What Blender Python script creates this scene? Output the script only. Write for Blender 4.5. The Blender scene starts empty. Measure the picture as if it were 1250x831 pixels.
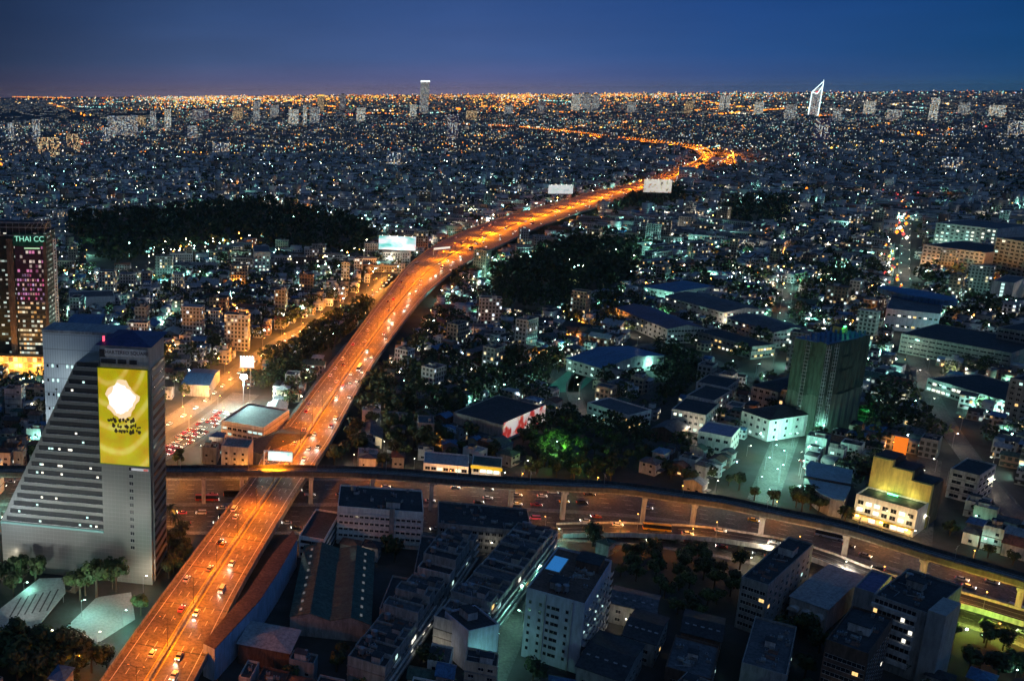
import bpy, math, random
import numpy as np
from mathutils import Vector, Matrix
R_ = math.radians
rnd = random.Random(7)
scene = bpy.context.scene
C = scene.collection

# ------------------------------------------------------------------ camera
F, CX, CY, H = 1180.0, 230.0, 415.0, 195.0
T = math.atan(303 / F)
RO = R_(0.4)
cd = bpy.data.cameras.new('camera')
cam = bpy.data.objects.new('camera', cd)
C.objects.link(cam)
cd.lens = F / 1250 * 36
cd.sensor_width = 36
cd.shift_x = (625 - CX) / 1250
cd.clip_start = 1
cd.clip_end = 90000
cam.matrix_world = Matrix.Translation((0, 0, H)) @ Matrix.Rotation(math.pi / 2 - T, 4, 'X') @ Matrix.Rotation(-RO, 4, 'Z')
scene.camera = cam

# ------------------------------------------------------------------ world: dusk sky
SKY = 1.5
world = bpy.data.worlds.new('World')
scene.world = world
world.use_nodes = True
wn, wl = world.node_tree.nodes, world.node_tree.links
wn.clear()
def wnode(t, **k):
    n = wn.new(t)
    for a, b in k.items(): setattr(n, a, b)
    return n
out = wnode('ShaderNodeOutputWorld'); bg = wnode('ShaderNodeBackground')
tc = wnode('ShaderNodeTexCoord'); sx = wnode('ShaderNodeSeparateXYZ')
wl.new(tc.outputs['Generated'], sx.inputs[0])
elev = wnode('ShaderNodeValToRGB')            # colour by height above the horizon
el = elev.color_ramp.elements
el[0].position, el[0].color = 0.0, (.21, .18, .30, 1)
el[1].position, el[1].color = 1.0, (.019, .057, .150, 1)
for p, c in ((.004, (.110, .104, .20, 1)), (.010, (.072, .084, .195, 1)), (.03, (.040, .074, .195, 1)), (.07, (.026, .060, .180, 1)), (.095, (.020, .050, .155, 1)), (.25, (.018, .056, .155, 1))):
    e = el.new(p); e.color = c
wl.new(sx.outputs['Z'], elev.inputs[0])
azi = wnode('ShaderNodeValToRGB')             # dusk is brighter in the middle of the view, darker to both sides
mr = wnode('ShaderNodeMapRange'); mr.inputs['From Min'].default_value = -.3; mr.inputs['From Max'].default_value = .74
wl.new(sx.outputs['X'], mr.inputs[0]); wl.new(mr.outputs[0], azi.inputs[0])
az = azi.color_ramp.elements
az[0].position, az[0].color = 0.0, (.34, .30, .26, 1)
az[1].position, az[1].color = 1.0, (.14, .42, .42, 1)
for p, c in ((.12, (.42, .38, .33, 1)), (.30, (.88, .82, .72, 1)), (.55, (1.0, 1.0, .98, 1)), (.75, (.40, .72, .86, 1)), (.9, (.14, .55, .66, 1))):
    e = az.new(p); e.color = c
mul = wnode('ShaderNodeMixRGB', blend_type='MULTIPLY'); mul.inputs[0].default_value = 1
wl.new(elev.outputs[0], mul.inputs[1]); wl.new(azi.outputs[0], mul.inputs[2])
cl = wnode('ShaderNodeTexNoise'); cm = wnode('ShaderNodeMapping'); cm.inputs['Scale'].default_value = (3, 3, 22)
wl.new(tc.outputs['Generated'], cm.inputs[0]); wl.new(cm.outputs[0], cl.inputs['Vector'])
cl.inputs['Scale'].default_value = 2.2; cl.inputs['Detail'].default_value = 5
cr = wnode('ShaderNodeMapRange'); cr.inputs['From Min'].default_value = .35; cr.inputs['From Max'].default_value = .7
cr.inputs['To Min'].default_value = .95; cr.inputs['To Max'].default_value = 1.05
wl.new(cl.outputs[0], cr.inputs[0])
mul2 = wnode('ShaderNodeVectorMath', operation='SCALE')
wl.new(mul.outputs[0], mul2.inputs[0]); wl.new(cr.outputs[0], mul2.inputs['Scale'])
wl.new(mul2.outputs[0], bg.inputs['Color'])
bg.inputs['Strength'].default_value = SKY
wl.new(bg.outputs[0], out.inputs[0])
# the last glow of the sky behind the camera, very soft
sun = bpy.data.lights.new('dusk_glow', 'SUN'); sun.energy = .12; sun.angle = R_(60); sun.color = (.55, .75, 1.0)
so = bpy.data.objects.new('dusk_glow', sun); C.objects.link(so)
so.rotation_euler = (R_(50), 0, R_(-12))

scene.view_settings.view_transform = 'Standard'
scene.view_settings.look = 'None'
scene.view_settings.exposure = 0
scene.view_settings.gamma = 1
cyc = scene.cycles
cyc.use_denoising = True
cyc.max_bounces = 3; cyc.diffuse_bounces = 1; cyc.glossy_bounces = 1
cyc.transmission_bounces = 1; cyc.transparent_max_bounces = 4
cyc.sample_clamp_indirect = 2.0
cyc.caustics_reflective = False; cyc.caustics_refractive = False
cyc.use_light_tree = True
cyc.use_adaptive_sampling = True; cyc.adaptive_threshold = .03; cyc.adaptive_min_samples = 20

# ------------------------------------------------------------------ pixel of the photograph -> point at height h
CT, ST = math.cos(T), math.sin(T)
cro, sro = math.cos(RO), math.sin(RO)
def P(x, y, h=0.0):
    u, v = x - CX, y - CY
    u, v = u * cro - v * sro, u * sro + v * cro
    d = (u, F * CT - v * ST, -F * ST - v * CT)
    s = (h - H) / d[2]
    return Vector((d[0] * s, d[1] * s, h))
def pix(p):
    x, y, z = p[0], p[1], p[2] - H
    dep = y * CT - z * ST
    v = -(y * ST + z * CT)
    u, v = F * x / dep, F * v / dep
    return CX + u * cro + v * sro, CY - u * sro + v * cro

# ------------------------------------------------------------------ materials
MATS = {}
def newmat(name):
    m = bpy.data.materials.new(name); m.use_nodes = True
    MATS[name] = m
    return m, m.node_tree.nodes, m.node_tree.links, m.node_tree.nodes['Principled BSDF']
def plain(name, col, rough=.8, var=.35, scale=.25, metal=0, streak=None):
    m, n, l, b = newmat(name)
    t = n.new('ShaderNodeTexCoord'); no = n.new('ShaderNodeTexNoise'); mp = n.new('ShaderNodeMapping')
    no.inputs['Scale'].default_value = scale; no.inputs['Detail'].default_value = 6; no.inputs['Roughness'].default_value = .7
    if streak: mp.inputs['Scale'].default_value = streak
    l.new(t.outputs['Object'], mp.inputs[0]); l.new(mp.outputs[0], no.inputs['Vector'])
    r = n.new('ShaderNodeValToRGB')
    a, c = r.color_ramp.elements
    a.position, c.position = .3, .7
    a.color = tuple(v * (1 - var) for v in col) + (1,); c.color = tuple(min(1, v * (1 + var)) for v in col) + (1,)
    l.new(no.outputs[0], r.inputs[0])
    m2 = n.new('ShaderNodeMapping'); m2.inputs['Scale'].default_value = (.9, .9, .16); n2 = n.new('ShaderNodeTexNoise'); n2.inputs['Scale'].default_value = 1.0; n2.inputs['Detail'].default_value = 5; n2.inputs['Roughness'].default_value = .65
    l.new(t.outputs['Object'], m2.inputs[0]); l.new(m2.outputs[0], n2.inputs['Vector'])
    q = n.new('ShaderNodeMapRange'); q.inputs['From Min'].default_value = .35; q.inputs['From Max'].default_value = .6; q.inputs['To Min'].default_value = 1 - min(.55, var*1.6); q.inputs['To Max'].default_value = 1.1
    l.new(n2.outputs[0], q.inputs[0]); sc = n.new('ShaderNodeVectorMath'); sc.operation = 'SCALE'; l.new(r.outputs[0], sc.inputs[0]); l.new(q.outputs[0], sc.inputs['Scale'])
    l.new(sc.outputs[0], b.inputs['Base Color'])
    b.inputs['Roughness'].default_value = rough; b.inputs['Metallic'].default_value = metal
    return m
def emi(name, col, s, sample=True):
    m, n, l, b = newmat(name)
    b.inputs['Base Color'].default_value = (*[min(1, c) * .3 for c in col], 1)
    b.inputs['Emission Color'].default_value = (*col, 1); b.inputs['Emission Strength'].default_value = s
    m.cycles.emission_sampling = 'AUTO' if sample else 'NONE'
    return m
def winwall(name, wall, glass=(.02, .025, .03), lit=.08, cw=2.8, ch=3.2, tint=None, s=1.6, wfx=.30, wfy=.30):
    """a wall with rows of windows: u,v in metres from the UV map; a few windows are lit"""
    m, n, l, b = newmat(name)
    def N(t, **k):
        q = n.new(t)
        for a, v in k.items(): setattr(q, a, v)
        return q
    def math_(op, a, bb=None):
        q = N('ShaderNodeMath', operation=op)
        for i, v in enumerate((a, bb)):
            if v is None: continue
            if isinstance(v, (int, float)): q.inputs[i].default_value = v
            else: l.new(v, q.inputs[i])
        return q.outputs[0]
    uv = N('ShaderNodeUVMap'); sp = N('ShaderNodeSeparateXYZ'); l.new(uv.outputs[0], sp.inputs[0])
    U, V = math_('DIVIDE', sp.outputs[0], cw), math_('DIVIDE', sp.outputs[1], ch)
    fu, fv = math_('FRACT', U), math_('FRACT', V)
    iu, iv = math_('FLOOR', U), math_('FLOOR', V)
    wx = math_('LESS_THAN', math_('ABSOLUTE', math_('SUBTRACT', fu, .5)), wfx)
    wy = math_('LESS_THAN', math_('ABSOLUTE', math_('SUBTRACT', fv, .55)), wfy)
    geo = N('ShaderNodeNewGeometry'); sg = N('ShaderNodeSeparateXYZ'); l.new(geo.outputs['Normal'], sg.inputs[0])
    side = math_('LESS_THAN', math_('ABSOLUTE', sg.outputs[2]), .5)
    win = math_('MULTIPLY', math_('MULTIPLY', wx, wy), side)
    cb = N('ShaderNodeCombineXYZ'); l.new(iu, cb.inputs[0]); l.new(iv, cb.inputs[1])
    wh = N('ShaderNodeTexWhiteNoise', noise_dimensions='2D'); l.new(cb.outputs[0], wh.inputs['Vector'])
    on = math_('MULTIPLY', math_('LESS_THAN', wh.outputs['Value'], lit), win)
    no = N('ShaderNodeTexNoise'); no.inputs['Scale'].default_value = .12; no.inputs['Detail'].default_value = 6
    l.new(uv.outputs[0], no.inputs['Vector'])
    mr_ = N('ShaderNodeMapRange'); mr_.inputs['To Min'].default_value = .55; mr_.inputs['To Max'].default_value = 1.4
    l.new(no.outputs[0], mr_.inputs[0])
    sc = N('ShaderNodeVectorMath', operation='SCALE'); sc.inputs[0].default_value = wall; l.new(mr_.outputs[0], sc.inputs['Scale'])
    mx = N('ShaderNodeMixRGB'); l.new(win, mx.inputs[0]); l.new(sc.outputs[0], mx.inputs[1]); mx.inputs[2].default_value = (*glass, 1)
    l.new(mx.outputs[0], b.inputs['Base Color'])
    rr = N('ShaderNodeMapRange'); rr.inputs['To Min'].default_value = .85; rr.inputs['To Max'].default_value = .35; l.new(win, rr.inputs[0])
    l.new(rr.outputs[0], b.inputs['Roughness'])
    ramp = N('ShaderNodeValToRGB'); ramp.color_ramp.interpolation = 'CONSTANT'
    cols = tint or [(1, .95, .8), (.75, 1, .92), (1, .62, .25), (.8, .9, 1), (1, .85, .5)]
    re = ramp.color_ramp.elements
    re[0].color = (*cols[0], 1); re[1].position = 1 / len(cols); re[1].color = (*cols[1], 1)
    for i in range(2, len(cols)):
        e = re.new(i / len(cols)); e.color = (*cols[i], 1)
    sw = N('ShaderNodeSeparateColor'); l.new(wh.outputs['Color'], sw.inputs[0]); l.new(sw.outputs[1], ramp.inputs[0])
    l.new(ramp.outputs[0], b.inputs['Emission Color'])
    bri = math_('MULTIPLY', math_('ADD', math_('MULTIPLY', sw.outputs[2], 1.6), .3), s)
    l.new(math_('MULTIPLY', on, bri), b.inputs['Emission Strength'])
    m.cycles.emission_sampling = 'NONE'
    return m

asphalt = plain('asphalt', (.055, .055, .06), .7, .3, .15)
conc = plain('concrete', (.30, .29, .27), .85, .3, .12)
deckm = plain('expressway_surface', (.20, .165, .135), .7, .42, .045, streak=(1, 1, 1))
roadm = plain('worn_road_concrete', (.13, .12, .11), .75, .35, .12)
pavem = plain('pavement_slabs', (.13, .13, .125), .9, .35, .3)
pale = plain('pale_render', (.50, .50, .50), .85, .25, .15)
greyw = plain('grey_render', (.30, .31, .31), .85, .25, .15)
whitep = plain('white_paint', (.75, .75, .72), .7, .12, .3)
yellowp = plain('yellow_paint', (.75, .50, .08), .7, .15, .3)
darkr = plain('dark_roof', (.045, .048, .055), .8, .4, .15)
greyr = plain('grey_roof', (.115, .12, .135), .75, .4, .12)
paler = plain('pale_roof', (.34, .36, .38), .6, .25, .1, streak=(3, .4, 1))
bluer = plain('blue_roof', (.06, .16, .33), .55, .3, .1, streak=(3, .4, 1))
rustr = plain('rust_roof', (.20, .09, .06), .8, .4, .15, streak=(3, .4, 1))
greenr = plain('green_roof', (.06, .11, .085), .7, .35, .1, streak=(4, .3, 1))
brownw = plain('brown_wall', (.14, .09, .07), .85, .3, .2)
metal = plain('galvanised_metal', (.35, .36, .38), .45, .15, .5, metal=.6)
darkm = plain('dark_metal', (.05, .05, .055), .5, .2, .5)
rubber = plain('rubber', (.02, .02, .02), .8, .2, 1)
bandglass = plain('band_glass', (.022, .026, .032), .6, .2, .5)
glassd = plain('dark_glass', (.018, .022, .03), .15, .2, .5)
bark = plain('bark', (.09, .065, .045), .9, .3, 2)
leafA = plain('leaf_dark', (.030, .050, .020), .7, .5, .8)
leafB = plain('leaf_mid', (.050, .085, .025), .7, .5, .8)
leafC = plain('leaf_pale', (.070, .12, .035), .7, .5, .8)
bulb_w = emi('bulb_white', (1, .93, .75), 14)
bulb_g = emi('bulb_cool', (.62, 1, .86), 13)
bulb_o = emi('bulb_sodium', (1, .42, .09), 12)
fbulbs = [emi('far_bulb_' + n_, c_, s_, False) for n_, c_, s_ in (('white', (1, .88, .66), 2.4), ('cool', (.42, 1, .88), 1.9), ('orange', (1, .25, .02), 3.2), ('yellow', (1, .52, .08), 3.2), ('blue', (.42, .68, 1), 1.8), ('red', (1, .12, .10), 1.2), ('green', (.15, 1, .35), 1.2))]
fbulbs += [emi(m_.name + '_dim', tuple(m_.node_tree.nodes['Principled BSDF'].inputs['Emission Color'].default_value[:3]), m_.node_tree.nodes['Principled BSDF'].inputs['Emission Strength'].default_value * .33, False) for m_ in list(fbulbs)]
win_lit_w = emi('lit_window_white', (1, .95, .8), 1.6, False)
win_lit_c = emi('lit_window_cool', (.65, 1, .92), 1.3, False)
win_lit_o = emi('lit_window_warm', (1, .62, .22), 1.4, False)
tail = emi('tail_lamp', (1, .05, .02), 2.5, False)
head = emi('head_lamp', (1, .93, .8), 12, False)

# ------------------------------------------------------------------ mesh builder
class MB:
    def __init__(s): s.v, s.f, s.m, s.uv = [], [], [], []
    def face(s, pts, m=0, uvs=None):
        i = len(s.v); s.v += [tuple(p) for p in pts]
        s.f.append(tuple(range(i, i + len(pts)))); s.m.append(m)
        if uvs is None:
            n = (Vector(pts[1]) - Vector(pts[0])).cross(Vector(pts[2]) - Vector(pts[1]))
            if abs(n.z) > .7 * n.length: uvs = [(p[0], p[1]) for p in pts]
            else:
                e = Vector((-n.y, n.x)); e = e.normalized() if e.length > 1e-9 else Vector((1, 0))
                uvs = [(p[0] * e.x + p[1] * e.y + 500, p[2]) for p in pts]
        s.uv += uvs
        return s
    def prism(s, pts, z0, z1, m=0, mt=None, bottom=False):
        n = len(pts); mt = m if mt is None else mt
        for i in range(n):
            a, b = pts[i], pts[(i + 1) % n]
            s.face([(a[0], a[1], z0), (b[0], b[1], z0), (b[0], b[1], z1), (a[0], a[1], z1)], m)
        s.face([(p[0], p[1], z1) for p in pts], mt)
        if bottom: s.face([(p[0], p[1], z0) for p in reversed(pts)], m)
        return s
    def box(s, cx, cy, z0, w, d, h, m=0, mt=None, rot=0, bottom=True):
        c, q = math.cos(rot), math.sin(rot)
        pts = [(cx + x * c - y * q, cy + x * q + y * c) for x, y in ((-w/2, -d/2), (w/2, -d/2), (w/2, d/2), (-w/2, d/2))]
        return s.prism(pts, z0, z0 + h, m, mt, bottom)
    def tube(s, a, b, r, m=0, n=6, r2=None):
        a, b = Vector(a), Vector(b); d = (b - a).normalized(); r2 = r if r2 is None else r2
        u = d.cross(Vector((0, 0, 1))); u = u.normalized() if u.length > .01 else Vector((1, 0, 0)); w = d.cross(u)
        A = [a + (u * math.cos(k * 2 * math.pi / n) + w * math.sin(k * 2 * math.pi / n)) * r for k in range(n)]
        B = [b + (u * math.cos(k * 2 * math.pi / n) + w * math.sin(k * 2 * math.pi / n)) * r2 for k in range(n)]
        for k in range(n): s.face([A[k], A[(k+1) % n], B[(k+1) % n], B[k]], m)
        s.face(list(reversed(A)), m); s.face(B, m)
        return s
    def gable(s, w, d, z, rise, m=0, over=.5, mg=None):
        """gabled roof with its ridge along x"""
        w2, d2 = w / 2 + over, d / 2 + over; t = .18
        z0 = z - over * rise / (d / 2)
        for sgn in (1, -1):
            q = [(-w2, -sgn * d2, z0 + t), (w2, -sgn * d2, z0 + t), (w2, 0, z + rise + t), (-w2, 0, z + rise + t)]
            s.face(q if sgn > 0 else q[::-1], m)
            q = [(-w2, -sgn * d2, z0), (w2, -sgn * d2, z0), (w2, -sgn * d2, z0 + t), (-w2, -sgn * d2, z0 + t)]
            s.face(q if sgn > 0 else q[::-1], m)
        for sx_ in (-1, 1):
            q = [(sx_ * w / 2, -d / 2, z), (sx_ * w / 2, d / 2, z), (sx_ * w / 2, 0, z + rise)]
            s.face(q if sx_ > 0 else q[::-1], mg if mg is not None else m)
            q = [(sx_ * w2, -d2, z0), (sx_ * w2, 0, z + rise), (sx_ * w2, 0, z + rise + t), (sx_ * w2, -d2, z0 + t)]
            s.face(q if sx_ > 0 else q[::-1], m)
            q = [(sx_ * w2, 0, z + rise), (sx_ * w2, d2, z0), (sx_ * w2, d2, z0 + t), (sx_ * w2, 0, z + rise + t)]
            s.face(q if sx_ > 0 else q[::-1], m)
        return s
    def hip(s, w, d, z, rise, m=0, over=.6):
        w2, d2 = w / 2 + over, d / 2 + over; r = max(0, w2 - d2)
        a, b, c, e = (-w2, -d2, z), (w2, -d2, z), (w2, d2, z), (-w2, d2, z); p, q = (-r, 0, z + rise), (r, 0, z + rise)
        if r > .3:
            s.face([a, b, q, p], m); s.face([c, e, p, q], m)
        else:
            s.face([a, b, q], m); s.face([c, e, p], m)
        s.face([b, c, q], m); s.face([e, a, p], m); s.face([e, c, b, a], m)
        return s
    def mesh(s, name, mats):
        me = bpy.data.meshes.new(name); me.from_pydata([tuple(v) for v in s.v], [], s.f)
        for m in mats: me.materials.append(m)
        me.polygons.foreach_set('material_index', s.m)
        uvl = me.uv_layers.new(name='uv'); uvl.data.foreach_set('uv', np.array(s.uv, dtype=np.float32).ravel())
        return me
    def build(s, name, mats, parent=None, loc=None, label=None):
        if not isinstance(mats, (list, tuple)): mats = [mats]
        return link(name, s.mesh(name, mats), parent, loc, label)
def link(name, data, parent=None, loc=None, label=None, rot=0):
    o = bpy.data.objects.new(name, data); C.objects.link(o)
    if parent: o.parent = parent
    if loc is not None: o.location = loc
    if rot: o.rotation_euler = (0, 0, rot)
    if label: o['label'] = label
    return o
def tag(o, label, cat, group=None, kind=None):
    if label: o['label'] = label
    if cat: o['category'] = cat
    if group: o['group'] = group
    if kind: o['kind'] = kind
    return o
def thing(name, label, cat, loc=(0, 0, 0), rot=0, group=None):
    o = bpy.data.objects.new(name, None); C.objects.link(o); o.empty_display_size = 1
    o.location = loc; o.rotation_euler = (0, 0, rot)
    return tag(o, label, cat, group)
def struct(name, mb, mats, label=None):
    o = mb.build(name, mats); o['kind'] = 'structure'
    if label: o['label'] = label
    return o
def copy_thing(root, kids, loc, rot, keep=None):
    r = root.copy(); C.objects.link(r); r.location = loc; r.rotation_euler = (0, 0, rot)
    for ch, sub in kids:
        if keep and ch.name.split('.')[0] not in keep: continue
        c = ch.copy(); C.objects.link(c); c.parent = r
        for g in sub:
            e = g.copy(); C.objects.link(e); e.parent = c
    return r
def kidlist(root): return [(c, list(c.children)) for c in root.children]

# ------------------------------------------------------------------ polylines
def smooth(pts, step=8.0):
    pts = [Vector(p[:2]) for p in pts]
    out_ = []
    for i in range(len(pts) - 1):
        p0, p1, p2, p3 = pts[max(0, i-1)], pts[i], pts[i+1], pts[min(len(pts)-1, i+2)]
        n = max(1, int((p2 - p1).length / step))
        for k in range(n):
            t = k / n
            out_.append(.5 * ((2*p1) + (p2-p0)*t + (2*p0-5*p1+4*p2-p3)*t*t + (3*p1-p0-3*p2+p3)*t**3))
    out_.append(pts[-1])
    return out_
def resamp(pts, step):
    """equidistant (point, direction, s) along a polyline"""
    res = []; s = 0; nxt = 0
    for a, b in zip(pts[:-1], pts[1:]):
        L = (b - a).length
        while nxt <= s + L and L > 1e-6:
            res.append((a + (b - a) * ((nxt - s) / L), (b - a) / L, nxt)); nxt += step
        s += L
    return res
def normals(pts):
    res = []
    for i in range(len(pts)):
        d = (pts[min(i+1, len(pts)-1)] - pts[max(i-1, 0)]).normalized(); res.append(Vector((d.y, -d.x)))   # to the right of travel
    return res
def ribbon(mb, pts, o0, o1, z0, z1, m=0, mt=None):
    """solid strip between lateral offsets o0<o1 (right is positive); z0 None = a sheet"""
    ns = normals(pts); mt = m if mt is None else mt
    g = lambda o, i: o[i] if isinstance(o, (list, tuple)) else o
    h = lambda z, i: z[i] if isinstance(z, (list, tuple)) else z
    A = [p + n * g(o0, i) for i, (p, n) in enumerate(zip(pts, ns))]; B = [p + n * g(o1, i) for i, (p, n) in enumerate(zip(pts, ns))]
    for i in range(len(pts) - 1):
        a, b, c, d = A[i], B[i], B[i+1], A[i+1]; t0, t1 = h(z1, i), h(z1, i+1)
        mb.face([(a.x, a.y, t0), (b.x, b.y, t0), (c.x, c.y, t1), (d.x, d.y, t1)], mt)
        if z0 is not None:
            q0, q1 = h(z0, i), h(z0, i+1)
            mb.face([(b.x, b.y, q0), (c.x, c.y, q1), (c.x, c.y, t1), (b.x, b.y, t0)], m)
            mb.face([(d.x, d.y, q1), (a.x, a.y, q0), (a.x, a.y, t0), (d.x, d.y, t1)], m)
            mb.face([(d.x, d.y, q1), (c.x, c.y, q1), (b.x, b.y, q0), (a.x, a.y, q0)], m)
    if z0 is not None:
        for i, fl in ((0, 0), (-1, 1)):
            a, b = A[i], B[i]; k = 0 if i == 0 else len(pts) - 1
            q = [(a.x, a.y, h(z0, k)), (b.x, b.y, h(z0, k)), (b.x, b.y, h(z1, k)), (a.x, a.y, h(z1, k))]
            mb.face(q if not fl else q[::-1], m)
    return mb

OCC = []       # (polygon as Nx2 array) taken ground
def occupy(pts): OCC.append(np.array([[p[0], p[1]] for p in pts]))
def occupy_line(pts, w0, w1):
    ns = normals(pts)
    for i in range(len(pts) - 1):
        occupy([pts[i] + ns[i]*w0, pts[i] + ns[i]*w1, pts[i+1] + ns[i+1]*w1, pts[i+1] + ns[i+1]*w0])
def inside(poly, x, y):
    n = len(poly); c = False; j = n - 1
    for i in range(n):
        xi, yi, xj, yj = poly[i][0], poly[i][1], poly[j][0], poly[j][1]
        if (yi > y) != (yj > y) and x < (xj - xi) * (y - yi) / (yj - yi) + xi: c = not c
        j = i
    return c

# ------------------------------------------------------------------ ground
g = MB()
m, n, l, b = newmat('city_ground')
t_ = n.new('ShaderNodeTexCoord'); no = n.new('ShaderNodeTexNoise'); no.inputs['Scale'].default_value = .012; no.inputs['Detail'].default_value = 10; no.inputs['Roughness'].default_value = .75
l.new(t_.outputs['Object'], no.inputs['Vector'])
r = n.new('ShaderNodeValToRGB'); e0, e1 = r.color_ramp.elements
e0.position, e0.color = .38, (.022, .030, .020, 1); e1.position, e1.color = .62, (.085, .085, .088, 1)
e = r.color_ramp.elements.new(.5); e.color = (.05, .048, .045, 1)
l.new(no.outputs[0], r.inputs[0]); l.new(r.outputs[0], b.inputs['Base Color']); b.inputs['Roughness'].default_value = .9
GM = m
S = 45000
g.face([(-S, -2000, 0), (S, -2000, 0), (S, S, 0), (-S, S, 0)])
struct('ground', g, GM)

# ------------------------------------------------------------------ expressway
EH = 9.0
Lpx = [(125,831),(218,700),(304,586),(333,540),(412,437),(472,357),(505,318),(556,285),(620,261),(690,240)]
Rpx = [(236,831),(303,700),(371,586),(391,563),(441,468),(475,414),(505,373),(556,328),(620,295),(715,259),(784,241)]
Lg = [P(x, y, EH).xy for x, y in Lpx]; Rg = [P(x, y, EH).xy for x, y in Rpx]
def nearest_on(p, l_):
    best = None
    for a, b2 in zip(l_[:-1], l_[1:]):
        d = b2 - a; t = max(0, min(1, (p - a).dot(d) / d.dot(d))); q = a + d * t
        if best is None or (p - q).length < (p - best).length: best = q
    return best
ctr, wid = [], []
for p in Lg:
    q = nearest_on(p, Rg); ctr.append((p + q) / 2); wid.append((p - q).length)
d0 = (ctr[1] - ctr[0]).normalized()
ctr = [ctr[0] - d0 * 160] + ctr; wid = [wid[0]] + wid
nearC = smooth(ctr, 8)
def width_at(p):
    # piecewise by distance
    best = min(range(len(ctr) - 1), key=lambda i: ((ctr[i] + ctr[i+1]) / 2 - p).length)
    a, b2 = ctr[best], ctr[best+1]; t = max(0, min(1, (p - a).dot(b2 - a) / (b2 - a).dot(b2 - a)))
    return min(76, wid[best] * (1 - t) + wid[best+1] * t)
farC = smooth([nearC[-1]] + [P(x, y, EH).xy for x, y in ((745,236),(784,227),(822,214),(850,202.5),(863,193),(859,185.5),(845,180),(804,174.5),(767,170),(740,168),(702,162.5),(651,157.5),(600,153.5),(545,152.5),(470,153))], 25)
main = nearC[:-1] + farC
mw = [width_at(p) if i < len(nearC) else 60 for i, p in enumerate(main)]
for i in range(len(nearC), len(main)): mw[i] = max(42, 76 - (i - len(nearC)) * 1.2)
for _ in range(4): mw = [mw[0]] + [(mw[i-1] + mw[i] + mw[i+1]) / 3 for i in range(1, len(mw)-1)] + [mw[-1]]
hw = [w / 2 for w in mw]
ex = MB(); ribbon(ex, main, [-w for w in hw], hw, EH - 1.6, EH, 0, 1)
expw = struct('expressway', ex, [conc, deckm], 'wide orange-lit elevated expressway curving away through the city')
for sgn in (-1, 1):
    q = MB()
    a = [sgn * w for w in hw]; bb = [sgn * (w - .45) for w in hw]
    ribbon(q, main, [min(x, y) for x, y in zip(a, bb)], [max(x, y) for x, y in zip(a, bb)], EH, EH + 1.1)
    q.build('barrier', conc, expw)
    q = MB()
    ribbon(q, main, [sgn * (w - 2.6) - .13 for w in hw], [sgn * (w - 2.6) + .13 for w in hw], None, EH + .004)
    q.build('edge_line', whitep, expw)
    q = MB()
    ribbon(q, main, sgn * 1.35 - .16, sgn * 1.35 + .16, None, EH + .004)
    q.build('edge_line', yellowp, expw)
q = MB(); ribbon(q, main, -.45, .45, EH, EH + .9); q.build('median_barrier', conc, expw)
q = MB(); cum = 0
def off_pts(p, d, lo): return Vector((p.x + d.y * lo, p.y - d.x * lo))
rs = resamp(main[:220], 9)
for (p, d, s) in rs:
    w = width_at(p) / 2 - 2.6
    nl = max(3, round((w - 1.35) / 3.6))
    for sgn in (-1, 1):
        for k in range(1, nl):
            lo = sgn * (1.35 + (w - 1.35) * k / nl)
            a = off_pts(p, d, lo); nn = Vector((d.y, -d.x)) * .1
            q.face([(*(a - nn), EH + .004), (*(a + nn), EH + .004), (*(a + nn + d * 3.5), EH + .004), (*(a - nn + d * 3.5), EH + .004)])
q.build('lane_marking', whitep, expw)
for (p, d, s) in resamp(main[:200], 30):
    q = MB(); w = width_at(p)/2 - .5; nn = Vector((d.y, -d.x)) * w
    q.face([(*(p - nn - d*.35), EH + .002), (*(p + nn - d*.35), EH + .002), (*(p + nn + d*.35), EH + .002), (*(p - nn + d*.35), EH + .002)]); q.build('expansion_joint', asphalt, expw)
for (p, d, s) in resamp(main[:230], 36):
    q = MB(); w = width_at(p); a = math.atan2(d.y, d.x)
    q.box(p.x, p.y, EH - 3.2, 2.4, w * .8, 1.6, rot=a)
    for o in (-.27, .27):
        c_ = off_pts(p, d, w * o); q.box(c_.x, c_.y, 0, 2, 2.4, EH - 3.2, rot=a)
    q.build('pier', conc, expw)
_ns = normals(main)
for i in range(len(main) - 1):
    occupy([main[i] - _ns[i]*(hw[i] + 5), main[i] + _ns[i]*(hw[i] + 5), main[i+1] + _ns[i+1]*(hw[i+1] + 5), main[i+1] - _ns[i+1]*(hw[i+1] + 5)])
# overhead joint / expansion strips
# expressway branch at the far interchange
br = smooth([P(x, y, EH).xy for x, y in ((855,183),(872,186),(888,189),(894,193),(890,198),(880,201))], 25)
q = MB(); ribbon(q, br, -13, 13, EH - 1.6, EH, 0, 1); struct('interchange_ramp', q, [conc, deckm])
br2 = smooth([P(x, y, EH + 6).xy for x, y in ((862,196),(850,189),(838,187),(820,189))], 25)
q = MB(); ribbon(q, br2, -8, 8, EH + 4, EH + 6, 0, 1); struct('interchange_ramp', q, [conc, deckm])
# slip road beside the expressway
slip = smooth([P(x, y, 5).xy for x, y in ((640,292),(700,272),(745,262),(790,245))], 20)
q = MB(); ribbon(q, slip, -7, 7, 3.5, 5, 0, 1); struct('slip_road', q, [conc, deckm])
# left slip road and surface road running into the trees
rampL = smooth([P(x, y, 5).xy for x, y in ((300,590),(318,556),(345,518),(380,473),(412,432))], 12)
q = MB(); ribbon(q, [off_pts(p, d, -13) for p, d, s in resamp(nearC, 12) if 470 < p.y < 720], -5, 5, 5.5, 7, 0, 1); struct('slip_road', q, [conc, deckm])

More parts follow.
